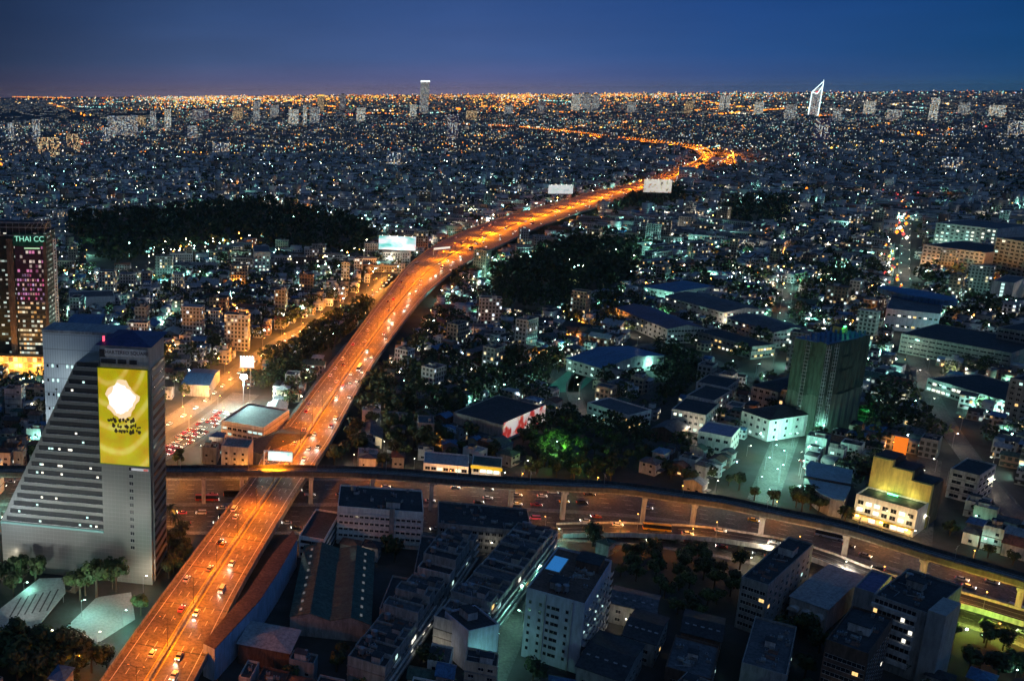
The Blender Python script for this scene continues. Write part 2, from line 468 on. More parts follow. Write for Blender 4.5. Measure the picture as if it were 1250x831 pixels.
def road(name, px, w, mat=roadm, z=.02, occ=True):
    pts = smooth([P(x, y).xy for x, y in px], 12)
    q = MB(); ribbon(q, pts, -w/2, w/2, None, z)
    o = struct(name, q, mat)
    q = MB()
    for sgn in (-1, 1):
        a_, b_ = sorted((sgn * w / 2, sgn * (w / 2 + 1.3)))
        ribbon(q, pts, a_, b_, -.1, .13)
    o2 = q.build('pavement', pavem); o2['kind'] = 'structure'
    if occ: occupy_line(pts, -w/2 - 6, w/2 + 6)
    return pts

# the avenue under the rail viaduct
av_far = [(-120,588),(205,590),(400,592),(540,596),(620,600),(756,606),(880,622),(1043,655),(1131,683),(1250,716),(1420,772)]
av_near = [(-120,645),(205,643),(400,641),(540,640),(620,642),(756,652),(880,668),(1043,708),(1131,735),(1250,772),(1420,840)]
af = [P(x, y).xy for x, y in av_far]; an = [P(x, y).xy for x, y in av_near]
avc = smooth([(a + b2) / 2 for a, b2 in zip(af, an)], 10)
q = MB(); ribbon(q, avc, -30, 30, None, .012); avenue = struct('avenue', q, roadm)
q = MB()
for o0, o1 in ((-33, -30), (30, 33), (-2, 2)): ribbon(q, avc, o0, o1, -.1, .14)
q.build('pavement', conc)['kind'] = 'structure'
q = MB()
for (p, d, s) in resamp(avc, 10):
    for lo in (-24.5, -19, -13.5, -8, 8, 13.5, 19, 24.5):
        a = off_pts(p, d, lo); nn = Vector((d.y, -d.x)) * .1
        q.face([(*(a - nn), .016), (*(a + nn), .016), (*(a + nn + d * 3.5), .016), (*(a - nn + d * 3.5), .016)])
q.build('lane_marking', whitep)['kind'] = 'structure'
occupy_line(avc, -36, 36)

# flyover alongside the avenue
fly = smooth([P(x, y, 5.5).xy for x, y in ((684,636),(756,639),(802,643),(880,652),(978,670),(1075,706),(1157,726),(1250,753),(1400,800))], 10)
fh = [5.5 * min(1, .25 + i / 6) for i in range(len(fly))]
q = MB(); ribbon(q, fly, -5.5, 5.5, [z - 1.2 if z > 1.3 else 0.02 for z in fh], fh, 0, 1)
flyo = struct('flyover', q, [conc, asphalt], 'low curved flyover with pale parapets beside the avenue')
for a, b2 in ((-5.8, -5.5), (5.5, 5.8)):
    q = MB(); ribbon(q, fly, a, b2, [z - 1.2 for z in fh], [z + 1 for z in fh]); q.build('parapet', pale, flyo)
q = MB()
for o in (-1.85, 1.85):
    ribbon(q, fly, o - .08, o + .08, None, [z + .004 for z in fh])
q.build('lane_marking', whitep, flyo)
q = MB()
for (p, d, s) in resamp(fly, 25)[2:]: q = MB().box(p.x, p.y, 0, 1.6, 5, 4.2, rot=math.atan2(d.y, d.x)); q.build('pier', conc, flyo)
occupy_line(fly, -9, 9)

# ------------------------------------------------------------------ rail viaduct
BH = 17.0
vf = [(-120,571),(205,570),(380,570),(480,573),(600,583),(756,589),(880,606),(1043,638),(1173,680),(1250,701),(1420,752)]
vn = [(-120,578),(205,578),(380,578),(480,582),(600,591),(756,600),(880,617),(1036,652),(1131,681),(1250,714),(1420,766)]
def interp_y(l_, x):
    for (x0, y0), (x1, y1) in zip(l_[:-1], l_[1:]):
        if x0 <= x <= x1: return y0 + (y1 - y0) * (x - x0) / (x1 - x0)
vc = smooth([P(x, (interp_y(vf, x) + interp_y(vn, x)) / 2, BH).xy for x in (-110, 60, 205, 380, 480, 600, 690, 756, 820, 880, 960, 1036, 1131, 1250, 1400)], 8)
via = thing('rail_viaduct', 'long curved concrete rail viaduct on single piers crossing over the expressway', 'viaduct')
q = MB(); ribbon(q, vc, -4.6, 4.6, BH - .9, BH); q.build('deck', [plain('viaduct_concrete', (.085, .085, .085), .85, .3, .2)], via)
q = MB(); ribbon(q, vc, -2.4, 2.4, BH - 2.4, BH - .9); q.build('girder', conc, via)
for sgn in (-1, 1):
    q = MB(); a_, b_ = sorted((sgn * 4.35, sgn * 4.6)); ribbon(q, vc, a_, b_, BH, BH + 1.2); q.build('parapet', MATS['viaduct_concrete'], via)
    q = MB()
    for o in (1.2, 2.7):
        ribbon(q, vc, sgn * o - .06, sgn * o + .06, BH, BH + .2)
    q.build('rail', metal, via)
q = MB(); ribbon(q, vc, -.55, .55, BH, BH + .35); q.build('walkway', conc, via)
for xpx in (240, 300, 374, 460, 538, 617, 697, 777, 859, 943, 1035, 1131, 1238):
    tgt = P(xpx, interp_y(vn, xpx), BH).xy; i = min(range(1, len(vc)-1), key=lambda k: (vc[k] - tgt).length)
    p = vc[i]; d = (vc[i+1] - vc[i-1]).normalized(); a = math.atan2(d.y, d.x)
    q = MB(); q.box(p.x, p.y, 0, 1.9, 2.2, BH - 4.2, rot=a); q.box(p.x, p.y, BH - 4.2, 2.2, 3.6, .9, rot=a); q.box(p.x, p.y, BH - 3.3, 2.4, 6, .9, rot=a)
    q.build('pier', plain_pier if 'plain_pier' in globals() else pale, via)
for (p, d, s) in resamp(vc, 33):
    q = MB(); a = off_pts(p, d, 0)
    q.tube((a.x, a.y, BH), (a.x, a.y, BH + 6.2), .13); q.tube((a.x - d.y * 3, a.y + d.x * 3, BH + 5.6), (a.x + d.y * 3, a.y - d.x * 3, BH + 5.6), .07)
    q.build('mast', metal, via)

# ------------------------------------------------------------------ lamps
def area(name, parent, loc, energy, col, size=.6, spread=None, rot=(0, 0, 0)):
    d = bpy.data.lights.new(name, 'AREA'); d.shape = 'DISK'; d.size = size; d.energy = energy; d.color = col
    if spread: d.spread = spread
    o = link(name, d, parent, loc); o.rotation_euler = rot
    return o
def point(name, parent, loc, energy, col, r=.35):
    d = bpy.data.lights.new(name, 'POINT'); d.energy = energy; d.color = col; d.shadow_soft_size = r
    return link(name, d, parent, loc)
ORD = ['nearest', 'second', 'third', 'fourth', 'fifth', 'sixth', 'seventh', 'eighth', 'ninth', 'tenth', 'eleventh', 'twelfth', 'thirteenth', 'fourteenth', 'fifteenth', 'sixteenth', 'seventeenth', 'eighteenth', 'nineteenth', 'twentieth']
TENS = {2: 'twenty', 3: 'thirty', 4: 'forty', 5: 'fifty', 6: 'sixty', 7: 'seventy', 8: 'eighty', 9: 'ninety'}
TENTH = {2: 'twentieth', 3: 'thirtieth', 4: 'fortieth', 5: 'fiftieth', 6: 'sixtieth', 7: 'seventieth', 8: 'eightieth', 9: 'ninetieth'}
def ordw(n, first='first'):
    if n == 1: return first
    if n <= 20: return ORD[n-1]
    if n >= 100: return 'hundred and ' + ordw(n - 100) if n > 100 else 'hundredth'
    return TENTH[n // 10] if n % 10 == 0 else TENS[n // 10] + '-' + ordw(n % 10)
SOD = (1, .33, .035)
# expressway lamps: twin heads on the median
ELAMP = 8300
lampp = None
cnt = 0
pts_l = [x for x in resamp(main, 30)]
for i, (p, d, s) in enumerate(pts_l):
    if p.y < 215: continue
    far = p.y > 1050
    if far and i % 2: continue
    if p.y > 3300 and i % 4: continue
    cnt += 1
    w = mw[min(len(mw)-1, min(range(0, len(main)), key=lambda k: (main[k] - p).length))]
    a = math.atan2(d.y, d.x)
    t = thing('expressway_lamp', 'twin-armed sodium lamp on the expressway median, %s counting away from the foreground' % ordw(cnt), 'street lamp', (p.x, p.y, EH + .9), a, 'lamps along the expressway median')
    if lampp is None or True:
        if i == 0 or lampp is None:
            pm = MB().tube((0, 0, 0), (0, 0, 11), .12, r2=.08)
            for sg in (-1, 1): pm.tube((0, 0, 10.6), (0, sg * 2.4, 11.2), .06)
            pole_me = pm.mesh('pole', [darkm])
            hm = MB().box(0, 0, 0, .22, .6, .1); head_me = hm.mesh('lamp_head', [emi('bulb_orange_dim', (1, .5, .15), 1.5)])
            lampp = 1
        link('pole', pole_me, t)
        for sg in (-1, 1): link('lamp_head', head_me, t, (0, sg * 2.6, 11.15))
    k = (w / 27) * (9 if p.y > 3300 else 3.6 if p.y > 2300 else 2.3 if far else 1)
    for sg in ((-1, 1) if not far else (0,)):
        area('lamp_light', t, (0, sg * 2.6, 10.9 if sg else 10.2), ELAMP * k * (1.25 if p.y < 520 else 1) / (2 if sg else 1) * rnd.uniform(.8, 1.25), (1, rnd.uniform(.21, .26), rnd.uniform(.003, .006)), .9)

for i, (p, d, s) in enumerate(resamp(br, 75)):
    t = thing('interchange_lamp', 'sodium lamp on the far interchange loop, %s along it' % ordw(i + 1), 'street lamp', (p.x, p.y, EH), 0, 'lamps on the far interchange')
    MB().tube((0, 0, 0), (0, 0, 15), .25).build('pole', darkm, t); MB().box(0, 0, 15, 2.4, 2.4, .8).build('lamp_head', bulb_o, t)
    area('lamp_light', t, (0, 0, 14.5), 60000, (1, .24, .01), 2)
def lamp_post(label, p, z=0, h=8, kind='w', energy=500, group='lamps along the streets', light=True, name='street_lamp', rot=0):
    col, bm = {'w': ((1, .86, .62), bulb_w), 'g': ((.36, 1, .78), bulb_g), 'o': (SOD, bulb_o)}[kind]
    t = thing(name, label, 'street lamp', (p[0], p[1], z), rot, group)
    key = ('lamp', h, kind)
    if key not in CACHE:
        CACHE[key] = (MB().tube((0, 0, 0), (0, 0, h), .1, r2=.06).tube((0, 0, h), (1.2, 0, h + .3), .05).mesh('pole', [metal]),
                      MB().box(1.4, 0, h + .2, .6, .3, .14).mesh('lamp_head', [bm]))
    link('pole', CACHE[key][0], t); link('lamp_head', CACHE[key][1], t)
    if light: point('lamp_light', t, (1.4, 0, h - .1), energy, col)
    return t
CACHE = {}

# flyover lamps
for i, (p, d, s) in enumerate(resamp(fly, 32)):
    if s < 30: continue
    X, Y = pix((p.x, p.y, 8))
    if X < 1290: c_ = off_pts(p, d, 5.2); lamp_post('sodium lamp on the near parapet of the low flyover, %s from its left end' % ordw(i), c_, 5.5, 7, 'o', 2200, 'lamps on the flyover', rot=math.atan2(d.y, d.x) + math.pi/2)
# avenue lamps
k_ = 0
for (p, d, s) in resamp(avc, 34):
    for lo in (-27, 27):
        q = off_pts(p, d, lo)
        X, Y = pix((q.x, q.y, 8))
        if not (-60 < X < 1310): continue
        k_ += 1
        warm = X < 640
        lamp_post('slim %s lamp on the %s kerb of the avenue, %s from the photo left end' % ('sodium' if warm else 'pale', 'far' if lo < 0 else 'near', ordw(k_)), q, 0, 8, 'o' if warm else ('w' if rnd.random() < .12 else 'o'), 4600 if warm else 4600, 'lamps along the avenue', rot=math.atan2(d.y, d.x) + (-1 if lo < 0 else 1) * math.pi / 2)

# ------------------------------------------------------------------ building helpers
LM = []      # named landmarks used to describe the buildings round them
def landmark(name, p): LM.append((name, p[0], p[1]))
def frame_of(A, B, Cc, h):
    a, b, c = P(*A, h).xy, P(*B, h).xy, P(*Cc, h).xy
    u = (b - a); w = u.length; u /= w; n = Vector((-u.y, u.x)); d = (c - b).dot(n)
    if d < 0: a, b = b, a; u = -u; n = -n; d = -d
    ce = (a + b) / 2 + n * d / 2
    return ce.x, ce.y, math.atan2(u.y, u.x), w, d
def window_mesh(w, h, lit, frame=True):
    k = ('win', round(w, 2), round(h, 2), lit, frame)
    if k not in CACHE:
        q = MB()
        if frame: q.box(0, -.03, -h/2 - .12, w + .24, .10, .12, 0); q.box(0, -.03, h/2, w + .24, .10, .10, 0)
        q.box(0, -.01, -h/2, w, .06, h, 1)
        if w > 1.2: q.box(0, -.045, -h/2, .07, .02, h, 0)
        CACHE[k] = q.mesh('window', [pale, {None: glassd, 'w': win_lit_w, 'c': win_lit_c, 'o': win_lit_o}[lit]])
    return CACHE[k]
def windows(root, w, d, side, nx, z0, dz, nz, ww, wh, lit=.1, x0=None, x1=None, cols='wwco', name='window', skip=0, off=0):
    L = w if side in 'fb' else d
    x0 = -L/2 + .6 if x0 is None else x0; x1 = L/2 - .6 if x1 is None else x1
    rz = {'f': 0, 'r': math.pi/2, 'b': math.pi, 'l': -math.pi/2}[side]
    for k in range(nz):
        for i in range(nx):
            if skip and rnd.random() < skip: continue
            x = x0 + (x1 - x0) * (i + .5) / nx; z = z0 + dz * k
            c = rnd.choice(cols) if rnd.random() < lit else None
            loc = {'f': (x, -d/2 - off, z), 'b': (-x, d/2 + off, z), 'r': (w/2 + off, x, z), 'l': (-w/2 - off, -x, z)}[side]
            link(name, window_mesh(ww, wh, c), root, loc, rot=rz)
def footprint(cx, cy, rot, w, d, m=2):
    c, s = math.cos(rot), math.sin(rot)
    occupy([(cx + x*c - y*s, cy + x*s + y*c) for x, y in ((-w/2-m, -d/2-m), (w/2+m, -d/2-m), (w/2+m, d/2+m), (-w/2-m, d/2+m))])
def flat_roof(w, d, h, par=.9, t=.3):
    q = MB(); q.box(0, 0, h, w - .02, d - .02, .12, 1)
    for cx, cy, ww, dd in ((0, -d/2 + t/2, w, t), (0, d/2 - t/2, w, t), (-w/2 + t/2, 0, t, d - 2*t), (w/2 - t/2, 0, t, d - 2*t)):
        q.box(cx, cy, h + .002, ww, dd, par, 0)
    return q
def tank(root, x, y, z, r=1.1, h=2):
    k = ('tank', r, h)
    if k not in CACHE:
        q = MB()
        for a in range(4): q.tube((math.cos(a*1.57+.78)*r*.7, math.sin(a*1.57+.78)*r*.7, 0), (math.cos(a*1.57+.78)*r*.7, math.sin(a*1.57+.78)*r*.7, 1), .08)
        q.tube((0, 0, 1), (0, 0, 1 + h), r, n=12); q.tube((0, 0, 1 + h), (0, 0, 1 + h + .35), r, n=12, r2=.25)
        CACHE[k] = q.mesh('water_tank', [metal])
    link('water_tank', CACHE[k], root, (x, y, z))
def hut(root, x, y, z, w, d, h, m=pale, name='stair_hut'):
    q = MB(); q.box(0, 0, 0, w, d, h, 0); q.box(0, 0, h, w + .5, d + .5, .2, 1); q.build(name, [m, darkr], root, (x, y, z))
def acunits(root, w, d, z, n):
    if 'junk' not in CACHE:
        CACHE['junk'] = [MB().box(0, 0, 0, 2.2, 1.4, .8, 0).box(1.5, .3, 0, .5, .5, 1.3, 0).mesh('roof_box', [greyw]), MB().tube((-2.5, 0, .2), (2.5, 0, .2), .12, 0, 6).tube((2.5, 0, .2), (2.5, 1.6, .2), .12, 0, 6).mesh('roof_pipe', [metal]), MB().box(0, 0, 0, 3, 2.4, .1, 0).box(-1.4, -1.1, -.0, .1, .1, 1.6, 0).box(1.4, 1.1, 0, .1, .1, 1.6, 0).mesh('roof_sheet', [rustr])]
    for i in range(min(6, n)):
        me = rnd.choice(CACHE['junk']); link(me.name.split('.')[0], me, root, (rnd.uniform(-.4, .4)*(w - 4), rnd.uniform(-.4, .4)*(d - 4), z + .02), rot=rnd.choice((0, 1.57, .4)))
    if 'ac' not in CACHE: CACHE['ac'] = MB().box(0, 0, 0, 1.3, .9, 1.1, 0).tube((0, 0, 1.1), (0, 0, 1.2), .38, 1, 10).mesh('air_unit', [metal, darkm])
    for i in range(n): link('air_unit', CACHE['ac'], root, (rnd.uniform(-w/2+1.5, w/2-1.5), rnd.uniform(-d/2+1.5, d/2-1.5), z), rot=rnd.choice((0, 1.57)))
def bld(name, label, cat, fr, h, wall=pale, roofmat=darkr, roof='flat', rise=2.0, bands=0, bandm=None, group=None, lmname=None, wallroof=None, ledge=0):
    cx, cy, rot, w, d = fr
    t = thing(name, label, cat, (cx, cy, 0), rot, group)
    q = MB(); q.box(0, 0, 0, w, d, h, 0, bottom=False)
    if ledge:
        z = ledge
        while z < h - 1: q.box(0, 0, z, w + .5, d + .5, .22, 1); z += ledge
    q.build('wall', [wall, conc], t)
    if roof == 'flat': flat_roof(w, d, h).build('roof', [wallroof or wall, roofmat], t)
    elif roof == 'gable': MB().gable(w, d, h, rise, 0, mg=1).build('roof', [roofmat, wall], t)
    elif roof == 'hip': MB().hip(w, d, h, rise).build('roof', [roofmat], t)
    footprint(cx, cy, rot, w, d)
    if lmname: landmark(lmname, (cx, cy))
    return t
def lettering(text, parent, loc, size, m, rot=(math.pi/2, 0, 0), label=None, ext=.05):
    cu = bpy.data.curves.new('lettering', 'FONT'); cu.body = text; cu.size = size; cu.extrude = ext; cu.align_x = 'CENTER'; cu.align_y = 'CENTER'
    cu.materials.append(m); o = link('lettering', cu, parent, loc, label)
    bpy.context.view_layer.update(); me = bpy.data.meshes.new_from_object(o, depsgraph=bpy.context.evaluated_depsgraph_get()); bpy.data.objects.remove(o)
    if not me.materials: me.materials.append(m)
    o = link('lettering', me, parent, loc, label); o.rotation_euler = rot
    return o

# ------------------------------------------------------------------ stepped office tower with the yellow billboard
ax, ay = -79.0, 373.0; rot = math.atan2(358 - 373, -15 + 79); W = 65.5
mid = Vector((ax, ay)) + Vector((math.cos(rot), math.sin(rot))) * (W/2)
t = thing('office_tower', 'stepped grey office tower with striped terraces, blue roof and a giant yellow billboard', 'office tower', (ax, ay, 0), rot)
footprint(mid.x - 13*math.sin(rot), mid.y + 13*math.cos(rot), rot, W, 30, 3); landmark('the tower with the yellow billboard', (mid.x + 20, mid.y))
facade = winwall('tower_cladding', (.30, .31, .29), (.20, .205, .195), .0, 1.6, 1.8, wfx=.475, wfy=.47)
slabm = winwall('slab_cladding', (.36, .42, .46), (.58, .66, .70), .0, 1.07, 6.2, wfx=.44, wfy=.49)
def extr(q, prof, y0, y1, m=0):
    n_ = len(prof)
    q.face([(x, y0, z) for x, z in prof], m); q.face([(x, y1, z) for x, z in reversed(prof)], m)
    for i in range(n_):
        (xa, za), (xb, zb) = prof[i], prof[(i+1) % n_]
        q.face([(xb, y0, zb), (xa, y0, za), (xa, y1, za), (xb, y1, zb)], m)
lx = lambda z: 0.0 if z < 20 else (z - 20) / 72 * 35
q = MB()
prof = [(0, 0), (45.4, 0), (45.4, 94)]
zs = [22 + 3.6 * k for k in range(20)]
prof += [(35.5, 92.5)]
prof += [(0, 22)]
extr(q, [p for i, p in enumerate(prof) if i == 0 or p != prof[i-1]], 0, 15.8)
q.build('stepped_wing', facade, t)
for k, z in enumerate(zs):
    xl = lx(z + 2.8) + .5
    MB().box((xl + 45) / 2, -.04, z + .9, 45 - xl, .16, 1.75).build('window_band', bandglass, t); MB().box((xl + 45) / 2, -.2, z + .62, 45 - xl, .5, .22).build('sill_line', pale, t)
    n_ = {0: 5, 1: 2, 3: 2, 7: 7, 9: 9, 6: 5}.get(k, rnd.choice((0, 0, 1)))
    for j in range(n_):
        if k in (0, 7, 6, 9): x = xl + 3 + rnd.choice((rnd.uniform(0, 12), rnd.uniform(22, 38)))
        else: x = rnd.uniform(xl + 2, 43)
        if x < 44: link('lit_window', window_mesh(.9, .8, rnd.choice('wwcc'), False), t, (x, -.18, z + 1.7))
MB().box(22.6, -.25, 21.2, 45, .5, .8).build('ledge_light', emi('ledge_glow', (.35, .75, .7), .28, False), t)
MB().box(55.4, 12, 0, 20, 24, 91, 0, bottom=False).build('tower_shaft', facade, t)
MB().box(55.4, 12.3, 91, 19.6, 23.4, 9.5, 0).build('roof_storey', plain('crown_cladding', (.50, .49, .46), .7, .12, .2), t)
q = MB().hip(21, 24.6, 100.5, 3.4, 0, .8); o = q.build('roof', plain('navy_roof', (.035, .045, .16), .5, .3, .2), t, (55.4, 12.3, 0))
MB().box(32.5, 23, 0, 33.5, 13.8, 100, 0, bottom=False).build('rear_slab', slabm, t)
MB().box(32.5, 23, 100, 33.7, 14, 1.2, 0).build('rear_roof', paler, t)
for i in range(11):
    for k in range(8):
        if i in (3, 10) : continue
        c = 'c' if (k < 5 and 1 <= i <= 6 and rnd.random() < .75) else None
        link('window', window_mesh(.8, 1.2, c, False), t, (17.5 + i * 2.15, 16.08, 86 - k * 6.2))
for k in range(12): link('window', window_mesh(1.5, 1.5, None), t, (57.3, -.02, 50 - k * 3.1))
for x, w_ in ((49, 6), (54.5, 3.5), (59, 3)): MB().box(x, .52, 93.1, w_, .3, 1.7).build('roof_opening', darkm, t)
MB().box(46.6, .52, 95.5, 2.4, .3, 3).build('roof_opening', darkm, t)
MB().box(55.9, .42, 96.1, 16.4, .3, 3.1).build('name_board', plain('name_board', (.72, .68, .66), .6, .1, 1), t)
lettering('CHARTERED SQUARE', t, (55.9, .24, 97.6), 1.95, plain('sign_brown', (.10, .04, .03), .6, .1, 1))
MB().tube((46.5, 3, 100.8), (46.5, 3, 103.2), .5).build('beacon', emi('beacon_red', (1, .08, .15), 2), t)
for z in [4 * k_ for k_ in range(23)]:
    MB().box(65.47, 14, z + 1.2, .12, 18, 1.7).build('side_window_band', glassd, t)
MB().box(65.9, 2, 1, .5, .5, 88).build('corner_fin', facade, t)
for i, (x, y, z, e_) in enumerate(((6, 3, 38, 420), (16, 3, 58, 520), (26, 3, 78, 420))):  # lamps added on the wing roof to lift the rear slab
    MB().box(x, y, z + 2, .8, .5, .5).tube((x, y, z - 2), (x, y, z + 2), .08).build('added_floodlight', darkm, t)
    area('lamp_light', t, (x - 1, y + .4, z + 2.6), e_, (.85, .96, 1), .6, R_(150), (R_(100), 0, R_(0)))
# billboard hung on the shaft
bb = thing('tower_billboard', 'giant glowing yellow billboard with pale swirls hung on the stepped tower', 'billboard', P(148, 565, 0).xy.to_3d(), 0)
bb.location = Vector((ax, ay, 0)) + Matrix.Rotation(rot, 3, 'Z') @ Vector((55, -.75, 0)); bb.rotation_euler = (0, 0, rot)
m, n, l, b = newmat('billboard_print')
tc_ = n.new('ShaderNodeTexCoord'); mp = n.new('ShaderNodeMapping'); wv = n.new('ShaderNodeTexWave'); wv.wave_type = 'RINGS'; wv.rings_direction = 'Y'
l.new(tc_.outputs['Object'], mp.inputs[0]); mp.inputs['Location'].default_value = (6, 0, -60); mp.inputs['Scale'].default_value = (1, 1, .62)
l.new(mp.outputs[0], wv.inputs['Vector']); wv.inputs['Scale'].default_value = .055; wv.inputs['Distortion'].default_value = 9.0; wv.inputs['Detail'].default_value = 1.5; wv.inputs['Detail Scale'].default_value = .35
r = n.new('ShaderNodeValToRGB'); e0, e1 = r.color_ramp.elements
e0.position, e0.color = 0, (.50, .40, .004, 1); e1.position, e1.color = 1, (.75, .62, .10, 1)
e = r.color_ramp.elements.new(.72); e.color = (.56, .47, .005, 1)
l.new(wv.outputs[0], r.inputs[0])
nz_ = n.new('ShaderNodeTexNoise'); nz_.inputs['Scale'].default_value = .16; l.new(tc_.outputs['Object'], nz_.inputs['Vector'])
mxo = n.new('ShaderNodeMixRGB'); mxo.blend_type = 'MULTIPLY'; mxo.inputs[0].default_value = .8
r2 = n.new('ShaderNodeValToRGB'); r2.color_ramp.elements[0].position = .35; r2.color_ramp.elements[0].color = (1, .70, .5, 1); r2.color_ramp.elements[1].position = .6; r2.color_ramp.elements[1].color = (.95, 1, 1, 1)
l.new(nz_.outputs[0], r2.inputs[0]); l.new(r.outputs[0], mxo.inputs[1]); l.new(r2.outputs[0], mxo.inputs[2])
l.new(mxo.outputs[0], b.inputs['Base Color']); l.new(mxo.outputs[0], b.inputs['Emission Color']); b.inputs['Emission Strength'].default_value = .72
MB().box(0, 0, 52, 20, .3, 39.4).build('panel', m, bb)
MB().box(0, .05, 51.6, 20.5, .24, .4).box(0, .05, 91.4, 20.5, .24, .4).box(-10.15, .05, 52, .3, .24, 39.4).box(10.15, .05, 52, .3, .24, 39.4).build('frame', plain('green_frame', (.25, .40, .02), .6, .1, 1), bb)
# blown highlight and its glow fringe painted as bright shapes, dark brush strokes
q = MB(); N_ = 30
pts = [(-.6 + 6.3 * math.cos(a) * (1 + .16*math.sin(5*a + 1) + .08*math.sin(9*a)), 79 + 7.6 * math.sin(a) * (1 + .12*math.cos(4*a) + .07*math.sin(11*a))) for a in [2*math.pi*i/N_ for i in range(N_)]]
q.face([(x, -.17, z) for x, z in pts]); q.build('painted_glare', emi('glow_fringe_peach', (1.0, .72, .42), .95, False), bb)
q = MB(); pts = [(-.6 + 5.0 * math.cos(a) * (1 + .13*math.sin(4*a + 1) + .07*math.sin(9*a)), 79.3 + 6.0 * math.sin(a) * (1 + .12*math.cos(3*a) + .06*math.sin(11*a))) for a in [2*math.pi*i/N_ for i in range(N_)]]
q.face([(x, -.19, z) for x, z in pts]); q.build('painted_glare', emi('print_white', (1, .97, .95), 1.15, False), bb)
q = MB()
for row, (z, x0_, x1_) in enumerate(((70.6, -6, 5.0), (68.2, -4.2, 6.8), (66.2, -3.2, 6.4))):
    x = x0_
    while x < x1_:
        ww = rnd.uniform(.7, 1.5); hh = rnd.uniform(.9, 2.0); z_ = z + rnd.uniform(-.5, .5)
        q.face([(x + ww/2*math.cos(a_)*(1 + .3*math.sin(3*a_ + x)), -.18, z_ + hh/2*math.sin(a_)*(1 + .25*math.cos(2*a_ + x))) for a_ in [2*math.pi*k/10 for k in range(10)]]); x += ww*rnd.uniform(.7, 1.6)
q.build('brush_strokes', plain('print_brown', (.13, .09, .02), .7, .2, 1), bb)
q = MB(); q.box(6.2, -.02, 49.8, 7, .08, .9, 0); q.build('sponsor_strip', emi('strip_pale', (.8, .8, .85), .5, False), bb)
q = MB(); q.box(8.6, -.08, 49.9, 1.8, .06, .7, 0); q.build('sponsor_mark', emi('strip_red', (.9, .15, .1), .5, False), bb)

# floodlights added in the forecourt to brighten the stepped tower
for i, (x, y, e_, an) in enumerate(((4, -50, 2700, 114), (26, -52, 2700, 114), (48, -50, 2700, 114), (-8, -40, 3600, 118))):
    p = Vector((ax, ay, 0)) + Matrix.Rotation(rot, 3, 'Z') @ Vector((x, y, 0))
    f = thing('floodlight', 'added forecourt floodlight aimed up at the stepped tower, %s of four' % ordw(i+1), 'floodlight', p, rot, 'added floodlights before the stepped tower')
    MB().tube((0, 0, 0), (0, 0, 9), .12).build('pole', metal, f); MB().box(0, 0, 9, .9, .3, .6).build('lamp_head', darkm, f)
    o = area('lamp_light', f, (0, .25, 9.4), e_, (1, .97, .86) if i < 3 else (.8, .95, 1), .8, R_(120), (R_(an), 0, 0 if i < 3 else R_(-25)))

# ------------------------------------------------------------------ tall glass tower at the left edge
a = P(-34, 452).xy; b_ = P(63, 455).xy
u = (b_ - a).normalized(); rot2 = math.atan2(u.y, u.x)
w2 = (b_ - a).length; nrm = Vector((-u.y, u.x)); ce = (a + b_) / 2 + nrm * 12
t = thing('glass_tower', 'tall green-signed glass tower with magenta and amber lit floors at the left edge', 'office tower', (ce.x, ce.y, 0), rot2)
footprint(ce.x, ce.y, rot2, w2, 26, 6); landmark('the green-signed glass tower', ce)
gw = winwall('tower_floor_lights', (.05, .05, .05), (.03, .03, .03), .60, 2.1, 3.3, [(1, .78, .45), (1, .9, .65), (.9, 1, .85), (1, .62, .3), (1, .5, .15)], .62, .46, .24)
gm = winwall('tower_magenta_lights', (.05, .03, .05), (.04, .015, .03), .62, 1.8, 3.3, [(1, .18, .4), (.9, .35, .75), (.8, .5, .9), (1, .6, .5)], .40, .34, .26)
gg = winwall('tower_side_lights', (.03, .04, .035), (.02, .025, .022), .16, 2.4, 3.3, [(.8, 1, .9), (1, .95, .8)], .5, .46, .2)
Ht = 101
MB().box(0, 0, 14, w2, 24, Ht - 14, 0).build('shaft', gg, t)
MB().box(-w2/2 + 10, -12.15, 14, 21, .5, Ht - 22).build('lit_bay', gw, t)
MB().box(w2/2 - 12.5, -12.15, 14, 20, .5, 38).build('lit_bay', gw, t)
MB().box(w2/2 - 12.5, -12.15, 52, 20, .5, 20).build('magenta_bay', gm, t)
MB().box(w2/2 - 12.5, -12.15, 72, 20, .5, 20).build('dim_magenta_bay', winwall('tower_dim_magenta', (.06, .03, .05), (.05, .015, .04), .3, 2.2, 3.3, [(1, .3, .6), (1, .8, .7)], .4, .4, .3), t)
MB().box(w2/2 - 26, -12.6, 0, 4.4, 2.4, Ht - 4).box(w2/2 - 1, -12.3, 14, 2, 1, Ht - 20).build('pilaster', brownw, t)
MB().box(0, -2, 0, w2 + 12, 34, 13.8, 0).build('podium', winwall('podium_lights', (.35, .22, .10), (.05, .03, .01), .8, 3.5, 4.5, [(1, .55, .12), (1, .7, .25), (1, .45, .08)], 1.1, .42, .36), t)
MB().box(0, 0, Ht, w2 - 4, 20, 6, 0).build('crown', MATS['dark_roof'], t)
q = MB()
for z in (Ht - 2, Ht + 3.6, Ht + 7): q.box(0, -12.6, z, w2 + 6, .5, .5)
for i in range(15): q.tube((-w2/2 + i * (w2 + 4) / 14, -12.6, Ht - 2), (-w2/2 + i * (w2 + 4) / 14, -12.6, Ht + 7), .14)
for i in range(5): q.tube((w2/2 - 14 + i*3.4, -12.6, Ht + 3), (w2/2 - 10.6 + i*3.4, -12.6, Ht + 7 + i*.8), .22)
q.build('crown_truss', metal, t)
lettering('THAI CC', t, (w2/2 - 11.5, -13.1, Ht - 4.2), 5.4, emi('sign_green', (.35, .95, .7), .9, False))
